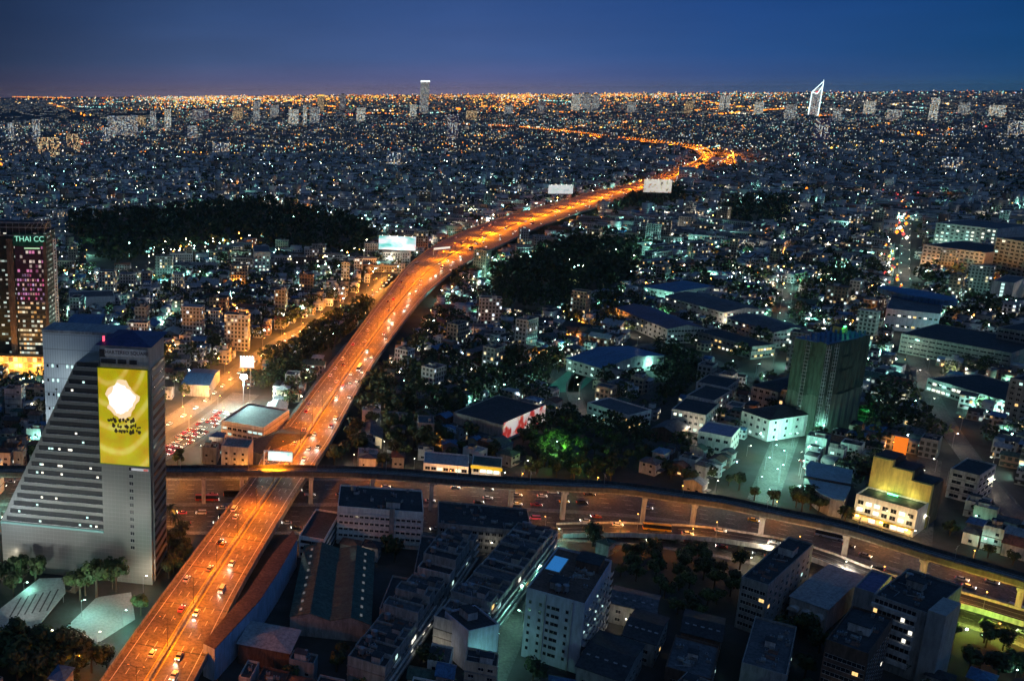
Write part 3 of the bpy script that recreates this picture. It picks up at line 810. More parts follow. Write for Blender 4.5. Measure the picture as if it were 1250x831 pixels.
MB().box(w2/2 - 11.5, -12.6, Ht - 9.2, 24, .3, 8.6).build('sign_panel', plain('sign_panel_green', (.0, .10, .06), .6, .2, .3), t)
MB().box(w2/2 - 10, -12.9, Ht - 11, 11, .4, .8).build('sign_underline', emi('sign_lime', (.6, 1, .6), .7, False), t)
q = MB()
for s_ in (-.9, .9): q.box(w2/2 + 5 + s_, -8, 30, .5, .6, Ht - 34)
for i in range(33): q.box(w2/2 + 5, -8, 30 + i * 2.05, 1.5, .5, .7)
q.build('lift_mast', plain('mast_white', (.7, .7, .7), .6, .1, 1), t)
for i in range(4): point('podium_light', t, (-w2/2 + 6 + i * w2/4, -24, 6), 22000, (1, .45, .08), 1)

# ------------------------------------------------------------------ buildings left of the expressway
def fr3(A, B, Cc, h): return frame_of(A, B, Cc, h)
t = bld('office_block', 'low mint-lit white block behind the stepped tower at the left edge', 'building', (-124, 455, -.2, 58, 16), 16, whitep, paler, lmname='the mint-lit block', ledge=4)
for z in range(3): windows(t, 58, 16, 'f', 9, 2.5 + 4*z, 4, 1, 4.2, 1.6, .2, cols='c')
for i in range(3): lamp_post('cool-white lamp before the mint-lit block, %s one' % ordw(i+1), (-140 + i*22, 434), 0, 9, 'g', 7000, 'lamps before the mint-lit block')
t = bld('apartment_block', 'teal-grey apartment slab at the left edge behind the mint-lit block', 'building', (-146, 520, -.1, 36, 14), 26, greyw, darkr)
windows(t, 36, 14, 'f', 9, 3, 3.1, 7, 1.6, 1.5, .15, cols='c'); windows(t, 36, 14, 'r', 3, 3, 3.1, 7, 1.6, 1.5, .2, cols='c')
t = bld('school_block', 'white three-storey block with open corridors left of the billboard tower roof', 'building', fr3((85,364),(140,362),(146,354), 13), 13, whitep, greyr, ledge=4)
windows(t, frame_of((85,364),(140,362),(146,354), 13)[3], 14, 'f', 9, 2, 4, 3, 3.4, 1.9, .1, off=0)
t = bld('hall', 'pale-blue roofed hall just above the billboard tower roof', 'hall', fr3((82,397),(122,397),(125,383), 9), 9, greyw, bluer, 'gable', 2.5)
t = bld('blue_roof_hall', 'blue-roofed hall left of the floodlit sports ground', 'hall', fr3((222,468),(255,470),(268,451), 8), 8, greyw, bluer, 'gable', 2.5, lmname='the blue-roofed hall')
fr_ = fr3((270,514),(322,523),(336,498), 12)
t = bld('striped_building', 'white striped three-storey building under the stadium floodlight', 'building', fr_, 12, whitep, greyr, ledge=2.6, lmname='the white striped building')
windows(t, fr_[3], fr_[4], 'f', 8, 2, 3.4, 3, 2.3, 1.2, .2, cols='c')
fr_ = fr3((290,543),(318,553),(343,517), 9)
bld('tiled_hall', 'dark hipped hall beside the expressway below the white striped building', 'hall', fr_, 9, greyw, darkr, 'hip', 4)
fr_ = fr3((270,545),(303,548),(304,537), 17)
t = bld('narrow_block', 'narrow lilac-white block behind the rail viaduct by the expressway', 'building', fr_, 17, pale, conc, lmname='the lilac-white block'); windows(t, fr_[3], fr_[4], 'f', 3, 2, 3, 5, 1.2, 1.3, .2)
lamp_post('small white lamp at the lilac-white block', P(285, 583), 0, 10, 'w', 1500)
fr_ = fr3((310,308),(330,308),(331,300), 26)
t = bld('small_tower', 'small lit square tower standing above the trees near the teal billboard', 'tower', fr_, 26, pale, greyr, lmname='the small square tower'); windows(t, fr_[3], fr_[4], 'f', 4, 4, 3.4, 6, 1.8, 1.6, .35, cols='cw')
# stadium light
p = P(297, 500)
f = thing('stadium_light', 'tall blazing white-green floodlight mast over the sports ground', 'floodlight', p)
MB().tube((0, 0, 0), (0, 0, 22), .3, r2=.18).box(0, -.2, 21, 3.4, .3, 2.2).build('pole', metal, f)
MB().box(0, -.4, 20.8, 3.8, .16, 2.6).build('lamp_head', emi('stadium_bulb', (.72, 1, .95), 90), f)
point('lamp_light', f, (0, -1.5, 21), 190000, (.6, 1, .93), 1.2)
landmark('the stadium floodlight', p)
occupy([P(262,512), P(300,482), P(335,490), P(300,520)])

# white notice board, gantry and roadside hoardings
def hoarding(name, label, px0, px1, z0, hh, mat_, legs=2, lights=True, strip=None, e=900, ecol=(1, .95, .85), base=0):
    """px0, px1: photo pixels of the two lower corners, standing z0 above ground"""
    a, b2 = P(*px0, z0).xy, P(*px1, z0).xy
    a2 = a; v = (b2 - a).normalized(); w = (b2 - a).length
    f = thing(name, label, 'billboard', (*((a + b2) / 2), base), math.atan2(v.y, v.x))
    MB().box(0, 0, z0 - base, w, .5, hh).build('panel', mat_, f)
    MB().box(0, .1, z0 - base - .5, w + .8, .9, .5).box(0, .1, z0 - base + hh, w + .8, .9, .4).build('frame', metal, f)
    for i in range(legs):
        x = -w/2 + w * (i + .5) / legs
        MB().tube((x, .6, 0), (x, .6, z0 - base + hh * .6), .35, n=8).build('post', metal, f)
    if lights:
        for i in range(5):
            x = -w/2 + w * (i + .5) / 5
            MB().tube((x, 0, z0 - base + hh), (x, -1.8, z0 - base + hh + .7), .06).box(x, -1.9, z0 - base + hh + .5, .6, .3, .25, 1).build('lamp', [metal, bulb_w], f)
    return f, w
def printm(name, cols, sc=.08, s=.8, stretch=(1, 1, 1)):
    m, n, l, b = newmat(name)
    t = n.new('ShaderNodeTexCoord'); mp = n.new('ShaderNodeMapping'); mp.inputs['Scale'].default_value = stretch; no = n.new('ShaderNodeTexNoise'); no.inputs['Scale'].default_value = sc; no.inputs['Detail'].default_value = 2
    l.new(t.outputs['Object'], mp.inputs[0]); l.new(mp.outputs[0], no.inputs['Vector'])
    r = n.new('ShaderNodeValToRGB'); k = len(cols)
    r.color_ramp.elements[0].position = .3; r.color_ramp.elements[0].color = (*cols[0], 1); r.color_ramp.elements[1].position = .7; r.color_ramp.elements[1].color = (*cols[-1], 1)
    for i in range(1, k - 1):
        e = r.color_ramp.elements.new(.3 + .4 * i / (k - 1)); e.color = (*cols[i], 1)
    l.new(no.outputs[0], r.inputs[0]); l.new(r.outputs[0], b.inputs['Base Color']); l.new(r.outputs[0], b.inputs['Emission Color']); b.inputs['Emission Strength'].default_value = s
    return m
f, w = hoarding('teal_billboard', 'wide glowing teal and pink billboard on posts left of the expressway', (462,303.5), (507,305.5), 20, 15.5, printm('print_teal', [(.05, .42, .40), (.10, .5, .5), (.45, .70, .85), (.75, .78, .9), (.9, .6, .55)], .05, .85, (1, 1, 2.2)), 4)
landmark('the teal billboard', f.location)
point('lamp_light', f, (0, -12, 14), 9000, (.5, 1, .85), 1)
f, w = hoarding('white_billboard', 'white floodlit billboard on the far left side of the expressway', (669,236), (699,236), 20, 15, printm('print_white_a', [(.30, .45, .40), (.75, .85, .78), (.85, .85, .85), (.35, .5, .5)], .10, .7), 3); landmark('the far white billboard', f.location)
f, w = hoarding('cream_billboard', 'cream billboard with dark figures beside the expressway bend', (785,234), (819,235), 22, 22, printm('print_cream', [(.06, .05, .07), (.75, .66, .5), (.85, .8, .72), (.5, .22, .12)], .12, .7), 3); landmark('the cream billboard', f.location)
f, w = hoarding('small_white_board', 'small blank white lit board above the orange slip road', (293,447.5), (310,448), 14, 7.5, emi('board_white', (1, .9, .88), .9), 2)
f, w = hoarding('orange_sign', 'glowing orange sign board on the roof behind the yellow building', (1088.5,555), (1105,558), 22, 10, emi('board_orange', (1, .22, .02), .95), 2, False)
# gantry sign over the left carriageway
a_, b2 = P(322, 573, EH).xy, P(356, 575, EH).xy; v = (b2 - a_).normalized(); w = (b2 - a_).length
f = thing('sign_gantry', 'white gantry carrying a lit turquoise direction sign across the left carriageway', 'gantry', (*((a_ + b2) / 2), EH), math.atan2(v.y, v.x))
for x in (-w/2, w/2): MB().tube((x, 0, 0), (x, 0, 10.5), .35, n=8).build('post', whitep, f)
MB().box(0, 0, 10.2, w, .5, .6).box(0, 0, 5.4, w, .4, .4).build('beam', whitep, f)
MB().box(1.2, -.4, 5.7, w * .86, .3, 4.6).build('sign_panel', printm('print_gantry', [(.05, .45, .42), (.5, .9, .8), (.7, .95, .85), (.75, .85, 1)], .35, .9), f)
point('lamp_light', f, (0, -3, 8), 500, (.6, 1, .95))
landmark('the sign gantry', f.location)
# second small gantry
a_, b2 = P(529, 311, EH).xy, P(549, 309, EH).xy; v = (b2 - a_).normalized(); w = (b2 - a_).length
f = thing('sign_gantry', 'small white lit gantry sign far along the expressway near the teal billboard', 'gantry', (*((a_ + b2) / 2), EH), math.atan2(v.y, v.x))
for x in (-w/2, w/2): MB().tube((x, 0, 0), (x, 0, 8.5), .35, n=8).build('post', whitep, f)
MB().box(0, 0, 6.2, w, .5, 2.2).build('sign_panel', emi('gantry_white', (1, .95, .8), .9), f)

# ------------------------------------------------------------------ foreground, right of the expressway
fr_ = fr3((412,619),(517,627),(533,601), 17); w, d = fr_[3], fr_[4]
t = bld('white_office', 'white six-storey office with strip windows and dark flat roof below the rail viaduct', 'building', fr_, 17, whitep, darkr, lmname='the white six-storey office')
for k in range(5):
    MB().box(0, -d/2 - .45, 2.2 + 3*k, w + .2, .9, .28).box(0, -d/2 - .85, 2.45 + 3*k, w + .2, .1, .75).build('balcony', whitep, t)
windows(t, w, d, 'f', 16, 4.6, 3, 4, 1.5, 1.4, .02); windows(t, w, d, 'r', 4, 4.2, 3, 4, 1.8, 1.4, .05)
MB().box(w*.14, -d/2 - .5, 0, 2.2, 1.2, 19).build('stair_shaft', greyw, t); hut(t, w*.15, -d/4, 17.12, 6, 5, 2.8); acunits(t, w, d, 17.12, 9)
tank(t, -w/3, d/4, 17.1)
fr_ = fr3((365,655),(396,660),(411,626), 9.5); w, d = fr_[3], fr_[4]
t = bld('banded_annex', 'low white banded annex with dark roof beside the six-storey office', 'building', fr_, 9.5, whitep, darkr, ledge=0)
for k in range(3):
    for sd in 'fr': windows(t, w, d, sd, 1, 1.9 + 3*k, 3, 1, (w if sd == 'f' else d) - 1.4, 1.3, 0)
fr_ = fr3((354,747),(453,757),(487,671), 9); cx, cy, ro, w, d = fr_
t = thing('warehouse', 'big dark twin-gabled warehouse with rows of small skylights in the foreground', 'warehouse', (cx, cy, 0), ro)
landmark('the twin-gabled warehouse', (cx, cy)); footprint(cx, cy, ro, w, d)
MB().box(0, 0, 0, w, d, 7.4, 0, bottom=False).build('wall', greyw, t)
for i in (-1, 1):
    q = MB().gable(d, w/2, 7.4, 2.2, 0, .2, mg=1); o = q.build('roof', [greenr, greyw], t, (i * w/4, 0, 0)); o.rotation_euler = (0, 0, math.pi/2)
    for k in range(9):
        for sd in (1,):
            q = MB().box(0, 0, 0, 1.7, .9, .12); s_ = q.build('skylight', emi('skylight', (.8, .85, .8), .12, False) if 'skylight' not in MATS else MATS['skylight'], o, (-d/2 + d*(k + .6)/9.5, w/8 * i * -1, 7.4 + 1.1 + .28)); s_.rotation_euler = (-i * -math.atan(2.2/(w/4)), 0, 0)
t = bld('pale_hut', 'small building with a pale hipped roof at the bottom beside the expressway', 'building', fr3((291,784),(353,796),(369,769), 8), 8, brownw, paler, 'hip', 1.2)
# long noise wall building along the expressway
pl = [P(x, y, 13).xy for x, y in ((262,790),(290,760),(316,732),(340,696),(363,656))]
po = [P(x, y, 13).xy for x, y in ((248,783),(275,750),(300,722),(332,675),(358,645))]
t = thing('terrace_block', 'long narrow block with a blank blue-white wall following the expressway', 'building', (pl[2].x, pl[2].y, 0)); landmark('the blank blue-white wall', pl[2])
q = MB(); o0 = pl[2]
poly = [p - o0 for p in pl] + [p - o0 for p in reversed(po)]; q.prism([(p.x, p.y) for p in poly], 0, 12.4, 0, 0); q.build('wall', plain('blue_white_wall', (.50, .55, .70), .8, .15, .2), t); occupy(pl + po[::-1])
q = MB(); q.prism([(p.x * .995, p.y * .995) for p in poly], 12.42, 12.7, 0, 0); q.build('roof', brownw, t)

def shop_row(pa, pb, depth, n, h, side, wallm, roofm, tmpl, group):
    """row of shophouse units between ground points pa and pb; depth to the left (+1) or right (-1)"""
    v = (pb - pa); L = v.length; v /= L; nn = Vector((-v.y, v.x)) * side; uw = L / n
    for i in range(n):
        c = pa + v * (uw * (i + .5)) + nn * depth / 2; hh = h + rnd.choice((0, 0, .6, 3.2, -3.2 if h > 9 else 0))
        ro = math.atan2(v.y, v.x) + (0 if side > 0 else math.pi)
        wm = rnd.choice(wallm); rm = rnd.choice(roofm)
        t = bld('shophouse', tmpl % ordw(i + 1), 'shophouse', (c.x, c.y, ro, uw - .12, depth), hh, wm, rm, group=group, ledge=3.2)
        nf = int(hh / 3.2)
        for z_ in range(1, nf): MB().box(0, -depth/2 - .5, 3.2*z_, uw - .3, 1.0, .15).box(0, -depth/2 - .95, 3.3*z_, uw - .3, .1, .8).build('balcony', whitep, t)
        for s_ in 'f': windows(t, uw, depth, s_, 2, 4.8, 3.2, max(1, nf - 1), uw * .3, 1.6, .10)
        if rnd.random() < .5: tank(t, rnd.uniform(-1, 1), depth/4, hh)
        if rnd.random() < .6: hut(t, 0, -depth/5, hh, uw*.5, 3, 2.4, rnd.choice((pale, greyw)))
        acunits(t, uw, depth, hh, rnd.choice((0, 1, 2)))
shop_row(P(470,818,12).xy, P(583,657,12).xy, 13, 17, 12.5, 1, [greyw, pale, greyw], [darkr, darkr, greyr], 'grey shophouse in the row right of the dark warehouse, %s from the bottom', 'shophouses right of the dark warehouse')
shop_row(P(580,771,13).xy, P(682,641,13).xy, 15, 13, 13, 1, [greyw, greyw, pale], [darkr, darkr, greyr], 'shophouse on the lit alley facing the blue-pool tower, %s from the bottom', 'shophouses on the lit alley by the blue-pool tower')
landmark('the lit alley', P(630, 740))
# narrow block with blue-white blank wall among the rows
fr_ = fr3((543,748),(572,772),(590,748), 15)
t = bld('blank_wall_house', 'house with a blank blue-white side wall and rooftop room between the shophouse rows', 'building', fr_, 15, MATS['blue_white_wall'], darkr); hut(t, -2, 0, 15.1, 5, 4, 3)
fr_ = fr3((535,637),(650,648),(668,622), 12); t = bld('dark_terrace', 'dark flat-roofed terrace right of the six-storey office below the avenue', 'building', fr_, 11, greyw, darkr, ledge=3.2, lmname='the dark terrace'); acunits(t, fr_[3], fr_[4], 11.1, 14)
windows(t, fr_[3], fr_[4], 'f', 14, 2.4, 3.2, 3, 1.6, 1.4, .03)
for (A, B, D, h_, lb) in (((463,744),(506,752),(528,712), 9, 'grey low shed right beside the dark warehouse'), ((505,700),(548,706),(575,662), 10, 'dark flat block between the dark warehouse and the shophouse row')):
    fr_ = fr3(A, B, D, h_); t = bld('low_block', lb, 'building', fr_, h_, greyw, darkr); acunits(t, fr_[3], fr_[4], h_ + .1, 4)

# tower with the blue pool
fr_ = fr3((643,719),(714,739),(749,686), 26); cx, cy, ro, w, d = fr_
bw = plain('bluish_render', (.50, .53, .62), .85, .15, .15)
t = bld('pool_tower', 'nine-storey white tower with a bright blue rooftop pool and brown roof deck', 'apartment tower', fr_, 26, bw, brownw, lmname='the blue-pool tower')
a_ = [P(x, y, 26.4).xy for x, y in ((666,696),(681,704),(697,678),(675,675))]
inv = Matrix.Rotation(-ro, 2); loc = [inv @ (p - Vector((cx, cy))) for p in a_]
cxp = sum((p.x for p in loc)) / 4; cyp = sum((p.y for p in loc)) / 4
MB().box(cxp, cyp, 26.15, 5.6, 13, .5, 1).box(cxp, cyp, 26.652, 4.8, 12.2, .06, 0).build('pool', [emi('pool_water', (.03, .22, .62), .62), conc], t)
for k in range(7):
    z = 3.5 + k * 3.0
    for x in (-w*.42, -w*.24, w*.22): link('window', window_mesh(.9, 1.2, None), t, (x, -d/2 - .02, z + .4))
    link('window', window_mesh(2.6, 1.2, None), t, (w*.02, -d/2 - .02, z + .4)); link('window', window_mesh(1.0, 1.2, None), t, (-w*.10, -d/2 - .02, z + .4))
MB().box(-w*.16, -d/2 - .25, 0, .4, .5, 26).box(w*.30, -d/2 - .25, 0, .4, .5, 26).build('rib', pale, t)
for k in range(8):
    q = MB()
    for j in range(7): q.box(w/2 + .7, -d/2 + 2.2 + j * (d - 4) / 6.3, 1.6 + 3*k, 1.4, 3.4, .25).box(w/2 + 1.35, -d/2 + 2.2 + j * (d - 4) / 6.3, 1.8 + 3*k, .1, 3.4, .8)
    q.build('balcony_row', pale, t)
windows(t, w, d, 'r', 7, 3.4, 3.0, 7, 2, 1.8, .06, cols='c')
hut(t, -w*.05, -d*.28, 26.12, 5, 6, 2.6, greyw); hut(t, w*.2, d*.3, 26.12, 8, 9, 3, brownw); acunits(t, w, d*.5, 26.1, 8); tank(t, w*.1, -d*.36, 26.1); tank(t, -w*.02, -d*.4, 26.1)

# right foreground group
fr_ = fr3((905,705),(938,716),(978,661), 20)
t = bld('grey_block', 'grey seven-storey block with dark flat roof beside the white warehouse', 'building', fr_, 20, greyw, darkr, lmname='the grey seven-storey block'); w, d = fr_[3], fr_[4]
windows(t, w, d, 'f', 4, 2.4, 2.9, 6, 1.6, 1.3, .08); windows(t, w, d, 'r', 8, 2.4, 2.9, 6, 1.6, 1.3, .05); hut(t, 0, d*.2, 20.1, 5, 6, 3); acunits(t, w, d, 20.1, 6)
fr_ = fr3((965,727),(1010,743),(1031,695), 10); w, d = fr_[3], fr_[4]
t = bld('white_warehouse', 'low hall with a broad plain white roof and three arched awnings', 'warehouse', fr_, 10, pale, paler, 'gable', .8, lmname='the white-roofed hall')
for i in range(3):
    q = MB(); x0_ = -w/2 + w*(i + .5)/3; r_ = w/6 - .25; pr = [(x0_ + r_*math.cos(a), 6 + r_*.9*math.sin(a)) for a in [math.pi*k/10 for k in range(11)]]
    extr(q, pr, -d/2 - 3.2, -d/2 - .05); q.build('arched_awning', pale, t)
fr_ = fr3((1066,727),(1134,751),(1157,711), 25); w, d = fr_[3], fr_[4]
t = bld('banded_office', 'banded grey office with dark flat roof and blank side tower at the lower right', 'building', fr_, 25, greyw, darkr, lmname='the banded grey office')
for k in range(6):
    MB().box(-1.5, -d/2 - .6, 3.6 + 3.6*k, w - 3, 1.2, 1.5).build('floor_band', pale, t)
    windows(t, w, d, 'f', 9, 5.95 + 3.6*k, 3.6, 1, (w - 4)/9 - .3, 1.5, .08, -w/2 + .6, w/2 - 3.4, off=.02, cols='wwo')
MB().box(w/2 + 2.2, -d/2 + 6, 0, 5, 14, 27.5).build('stair_tower', plain('stair_grey', (.34, .36, .36), .85, .15, .2), t); acunits(t, w, d, 25.1, 10); tank(t, -w*.3, d*.2, 25.1); hut(t, -w*.1, d*.1, 25.12, 5, 4, 2.8, greyw)
fr_ = fr3((1008,782),(1060,800),(1076,752), 22); w, d = fr_[3], fr_[4]
t = bld('violet_block', 'dark violet-grey block with scattered rooftop units at the lower right', 'building', fr_, 22, brownw, darkr); windows(t, w, d, 'f', 8, 2.5, 3, 6, 1.6, 1.3, .02); windows(t, w, d, 'r', 8, 2.5, 3, 6, 1.5, 1.3, .02); acunits(t, w, d, 22.1, 14); hut(t, 0, 0, 22.1, 6, 5, 3)
fr_ = fr3((1043,718),(1068,726),(1076,700), 16); t = bld('violet_shed', 'small violet-roofed block between the white-roofed hall and the banded office', 'building', fr_, 16, pale, plain('violet_roof', (.16, .15, .30), .7, .2, .3))
# low roofs at the bottom centre
for (A, B, D, h_, ro_, lb) in (((704,812),(760,831),(800,790), 10, 'gable', 'dark long roof right of the blue-pool tower at the bottom'), ((760,774),(800,786),(826,756), 9, 'gable', 'dark roof with a pale ridge beside the bottom centre park'), ((812,815),(868,831),(896,795), 9, 'flat', 'dark flat shed at the bottom centre-right'), ((745,735),(800,748),(812,728), 8, 'gable', 'long low roof facing the yard of the blue-pool tower'), ((905,810),(960,826),(985,770), 12, 'flat', 'dark flat-roofed block below the grey seven-storey block'), ((832,770),(880,782),(900,758), 8, 'gable', 'dim house roof inside the bottom park')):
    fr_ = fr3(A, B, D, h_); t = bld('low_building', lb, 'building', fr_, h_, rnd.choice((greyw, brownw)), rnd.choice((darkr, greyr)), ro_, 1.8)
    if ro_ == 'flat': acunits(t, fr_[3], fr_[4], h_ + .12, 8); hut(t, 0, 0, h_ + .12, 3, 3, 2.4)
    else:
        for k in range(5): MB().box(0, 0, 0, 1.2, .8, .12).build('roof_vent', paler, t, (-fr_[3]*.4 + fr_[3]*.2*k, -fr_[4]*.22, h_ + 1.15))
    for s_ in 'fr': windows(t, fr_[3], fr_[4], s_, max(1, int((fr_[3] if s_ == 'f' else fr_[4]) / 4)), 2, 3.2, 2, 1.6, 1.3, .15)

# ------------------------------------------------------------------ north side of the avenue
a_, b2 = P(1040, 633).xy, P(1114, 655).xy; v = (b2 - a_).normalized(); nn = Vector((-v.y, v.x)); w = (b2 - a_).length; ro = math.atan2(v.y, v.x)
c_ = a_ + v * w/2 + nn * 7
yw = plain('yellow_render', (.62, .52, .16), .85, .15, .15)
t = thing('yellow_building', 'yellow building with a brightly lit white arcade front facing the viaduct', 'building', (*c_, 0), ro); landmark('the yellow building', c_); footprint(c_.x, c_.y + 5, ro, w, 30)
MB().box(0, 0, 0, w, 14, 12, 0).build('front_block', [whitep], t)
flat_roof(w, 14, 12).build('roof', [whitep, greenr], t)
for i in range(3):
    hgt = (20, 24, 28)[2 - i] if False else (28, 25, 21)[i]; wd = w / 3
    MB().box(-w/2 + wd*(i + .5), 7 + 1.5, 0, wd - .02, 3, hgt).build('rear_block', yw, t); MB().box(-w/2 + wd*(i + .5), 7 + 10, 0, wd - .3, 14, hgt - 1.2).build('rear_wing', brownw, t); MB().box(-w/2 + wd*(i + .5), 7 + 8, hgt, wd - .5, 12, .3).build('rear_roof', darkr, t)
windows(t, w, 14, 'f', 7, 6.0, 3.4, 2, 2.2, 1.9, .35, cols='wc'); windows(t, w, 14, 'f', 8, 2.2, 3, 1, 2.4, 2.6, .9, cols='oow')
MB().box(0, -7.9, 3.6, w + 1, 2, .3).build('awning', yellowp, t)
for i in range(5):
    MB().box(-w/2 + (i + .5)*w/5, -9.2, 3.2, 1, .5, .4).build('shop_lamp', bulb_o if i % 2 else emi('shop_bulb_yellow', (1, .7, .15), 40) if 'shop_bulb_yellow' not in MATS else MATS['shop_bulb_yellow'], t)
for i in range(3): point('front_light', t, (-w/2 + (i + .5)*w/3, -10.5, 7.5), 650, (1, .85, .45), .4)
for i in range(2): point('roof_light', t, (-w/2 + (i*2 + 1)*w/4, 4.4, 13.8), 420, (1, .92, .35), .4)
area('rear_light', t, (0, -3, 13.4), 700, (1, .85, .4), 2, None, (R_(125), 0, 0))
link('green_lamp', MB().box(0, 0, 0, 4, .4, .5).mesh('green_lamp', [emi('green_tube', (.1, 1, .35), 8)]), t, (-1, 3.5, 13))
# curved hall
c0 = P(1012, 588, 9).xy
t = thing('curved_hall', 'pale blue-roofed hall with a rounded end beside the yellow building', 'hall', (*c0, 0)); landmark('the rounded blue hall', c0)
pg = [P(x, y, 9).xy - c0 for x, y in ((990,563),(984,570),(985,580),(990,591),(1000,600),(1014,607),(1030,610),(1037,596),(1040,574))]
pg = pg if sum(pg[i].cross(pg[(i+1) % len(pg)]) if hasattr(pg[i], 'cross') and False else pg[i].x*pg[(i+1) % len(pg)].y - pg[i].y*pg[(i+1) % len(pg)].x for i in range(len(pg))) > 0 else pg[::-1]
MB().prism([(p.x, p.y) for p in pg], 0, 8.6, 0).build('wall', pale, t)
MB().prism([(p.x*1.04, p.y*1.04) for p in pg], 8.6, 9.2, 0, 0, True).build('roof', plain('hall_blue_roof', (.30, .46, .52), .6, .2, .1), t)
MB().box(0, 0, 9.2, 22, 1.2, .8, 0, rot=-.6).build('ridge_beam', darkr, t); occupy([p + c0 for p in pg])
for i, (x, y, e_) in enumerate(((968,545,7000),(985,560,6000),(950,585,5000),(942,560,4500),(1000,535,6000),(975,580,5000))):
    lamp_post('cool green-white lamp in the yard below the netted tower, %s of six' % ordw(i+1), P(x, y), 0, 8, 'g', e_, 'yard lamps by the netted tower')

# netted tower
A, B, D = P(958,521).xy, P(991,533).xy, P(1043,519).xy
u = (D - B); w = u.length; u /= w; nn = Vector((-u.y, u.x)); dd = (A - B).dot(nn); c_ = B + u*w/2 + nn*dd/2; ro = math.atan2(u.y, u.x); Hn = 55
net = plain('netting', (.06, .10, .075), .9, .3, .15, streak=(1.4, 1.4, .12)); netl = plain('netting_pale', (.11, .15, .12), .9, .2, .15, streak=(1.2, 1.2, .15))
t = thing('netted_tower', 'tall unfinished tower wrapped in green-grey netting and scaffolding', 'tower', (*c_, 0), ro); landmark('the netted tower', c_); footprint(c_.x, c_.y, ro, w, dd, 4)
q = MB().box(0, 0, 0, w, dd, Hn, 0, bottom=False)
q.build('core', net, t)
for z0_, z1_, off_ in ((0, 24, .8), (25, 38, .55), (39, 46, .7), (47, 54, .4)):
    for sd in ('f', 'l'):
        q = MB(); n_ = 14; L = w if sd == 'f' else dd
        for k in range(n_):
            x0_ = -L/2 + L*k/n_; x1_ = x0_ + L/n_; o0_, o1_ = off_ + .35*(k % 2), off_ + .35*((k+1) % 2)
            zt = z1_ + math.sin(k*.7)*.8 + (z1_ - 20)*.05*k/n_
            f_ = (lambda x, o: (x, -dd/2 - o)) if sd == 'f' else (lambda x, o: (-w/2 - o, -x))
            (xa, ya), (xb, yb) = f_(x0_, o0_), f_(x1_, o1_)
            q.face([(xa, ya, z0_), (xb, yb, z0_), (xb, yb, zt), (xa, ya, zt)])
        q.build('net_sheet', netl if z0_ in (0,) else net, t)
for x in (-w/2 - .5, -w*.33):
    q = MB()
    for k in range(26): q.box(x, -dd/2 - 1.8, k*2.1, 2.0, 1.4, .18)
    for s_ in (-.95, .95):
        for y in (-.65, .65): q.box(x + s_, -dd/2 - 1.8 + y, 0, .12, .12, Hn)
    q.build('scaffold', pale, t)
q = MB()
for k in range(26): q.box(-w/2 - 1.9, 0, k*2.1, 1.4, 2, .18)
for s_ in (-.95, .95): q.box(-w/2 - 1.9, s_, 0, .12, .12, Hn)
q.build('scaffold', pale, t)
q = MB()
for i in range(9):
    for j in range(6): q.box(-w/2 + 2 + i*(w-4)/8, -dd/2 + 2 + j*(dd-4)/5, Hn, .8, .8, rnd.uniform(1.5, 3.5))
q.build('roof_column', MATS['blue_roof'], t); MB().box(0, 0, Hn, w, dd, .4).build('roof', bluer, t)
hut(t, w*.3, dd*.2, Hn + .4, 6, 5, 4, yw); point('roof_light', t, (w*.25, -dd*.1, Hn + 5), 400, (.1, 1, .3))
link('green_lamp', MB().box(0, 0, 0, 1.5, .5, .8).mesh('green_lamp', [MATS['green_tube']]), t, (w*.25, 0, Hn + 4.6))
for i, (x, y) in enumerate(((1052,500),(1056,512))):
    f = lamp_post('green lamp at the right foot of the netted tower, %s of two' % ordw(i+1), P(x, y), 0, 6, 'g', 10); 
    point('green_light', f, (0, 0, 6), 1500, (.05, 1, .2))

# mid-ground named buildings
def named(name, label, px, h, wall, roofm, roof='flat', rise=2, lm_=None, nx=6, nz=2, ww=2, wh=1.5, lit=.12, cols='wwco', cat='building', ledge=0, sides='frl'):
    fr_ = fr3(*px, h); t = bld(name, label, cat, fr_, h, wall, roofm, roof, rise, lmname=lm_, ledge=ledge)
    for s_ in sides:
        rz = fr_[2] + {'f': -math.pi/2, 'r': 0, 'l': math.pi}[s_]
        if Vector((math.cos(rz), math.sin(rz))).dot(Vector((-fr_[0], -fr_[1])).normalized()) < .1: continue
        L = fr_[3] if s_ == 'f' else fr_[4]
        n_ = max(1, min(nx, int(L / (ww + .8))))
        windows(t, fr_[3], fr_[4], s_, n_, h / nz * .5, h / nz, nz, ww, wh, lit, cols=cols)
    return t
named('villa', 'white hip-roofed house glowing warm at its foot, mid-centre', ((569,428),(600,434),(612,421), ), 9, whitep, greyr, 'hip', 2.5, 'the warm-lit white house', lit=.3, cols='o')
lamp_post('sodium lamp in the garden of the warm-lit white house', P(578, 442), 0, 6, 'o', 900)
named('blue_pavilion', 'cluster hall with broad weathered blue roof, mid-centre', ((692,437),(735,449),(775,424), ), 9, pale, bluer, 'gable', 4, 'the broad blue-roofed hall', lit=.3, cols='c')
for i, (x, y) in enumerate(((700,447),(727,452),(745,448),(760,440))): lamp_post('cool lamp along the foot of the broad blue-roofed hall, %s from the photo left' % ordw(i+1), P(x, y), 0, 6, 'g', 1100)
q = MB(); q.prism([tuple(P(x, y).xy) for x, y in ((660,478),(706,478),(735,452),(700,447))][::1], -.1, .02); struct('sports_court', q, plain('court_green', (.05, .22, .17), .8, .2, .1), 'dark green sports court below the broad blue-roofed hall'); occupy([P(x, y) for x, y in ((655,480),(706,480),(738,452),(700,445))])
for i, (x, y) in enumerate(((664,470),(700,476),(680,455),(722,460))): lamp_post('green-white lamp at a corner of the sports court, %s of four' % ordw(i+1), P(x, y), 0, 9, 'g', 1100)
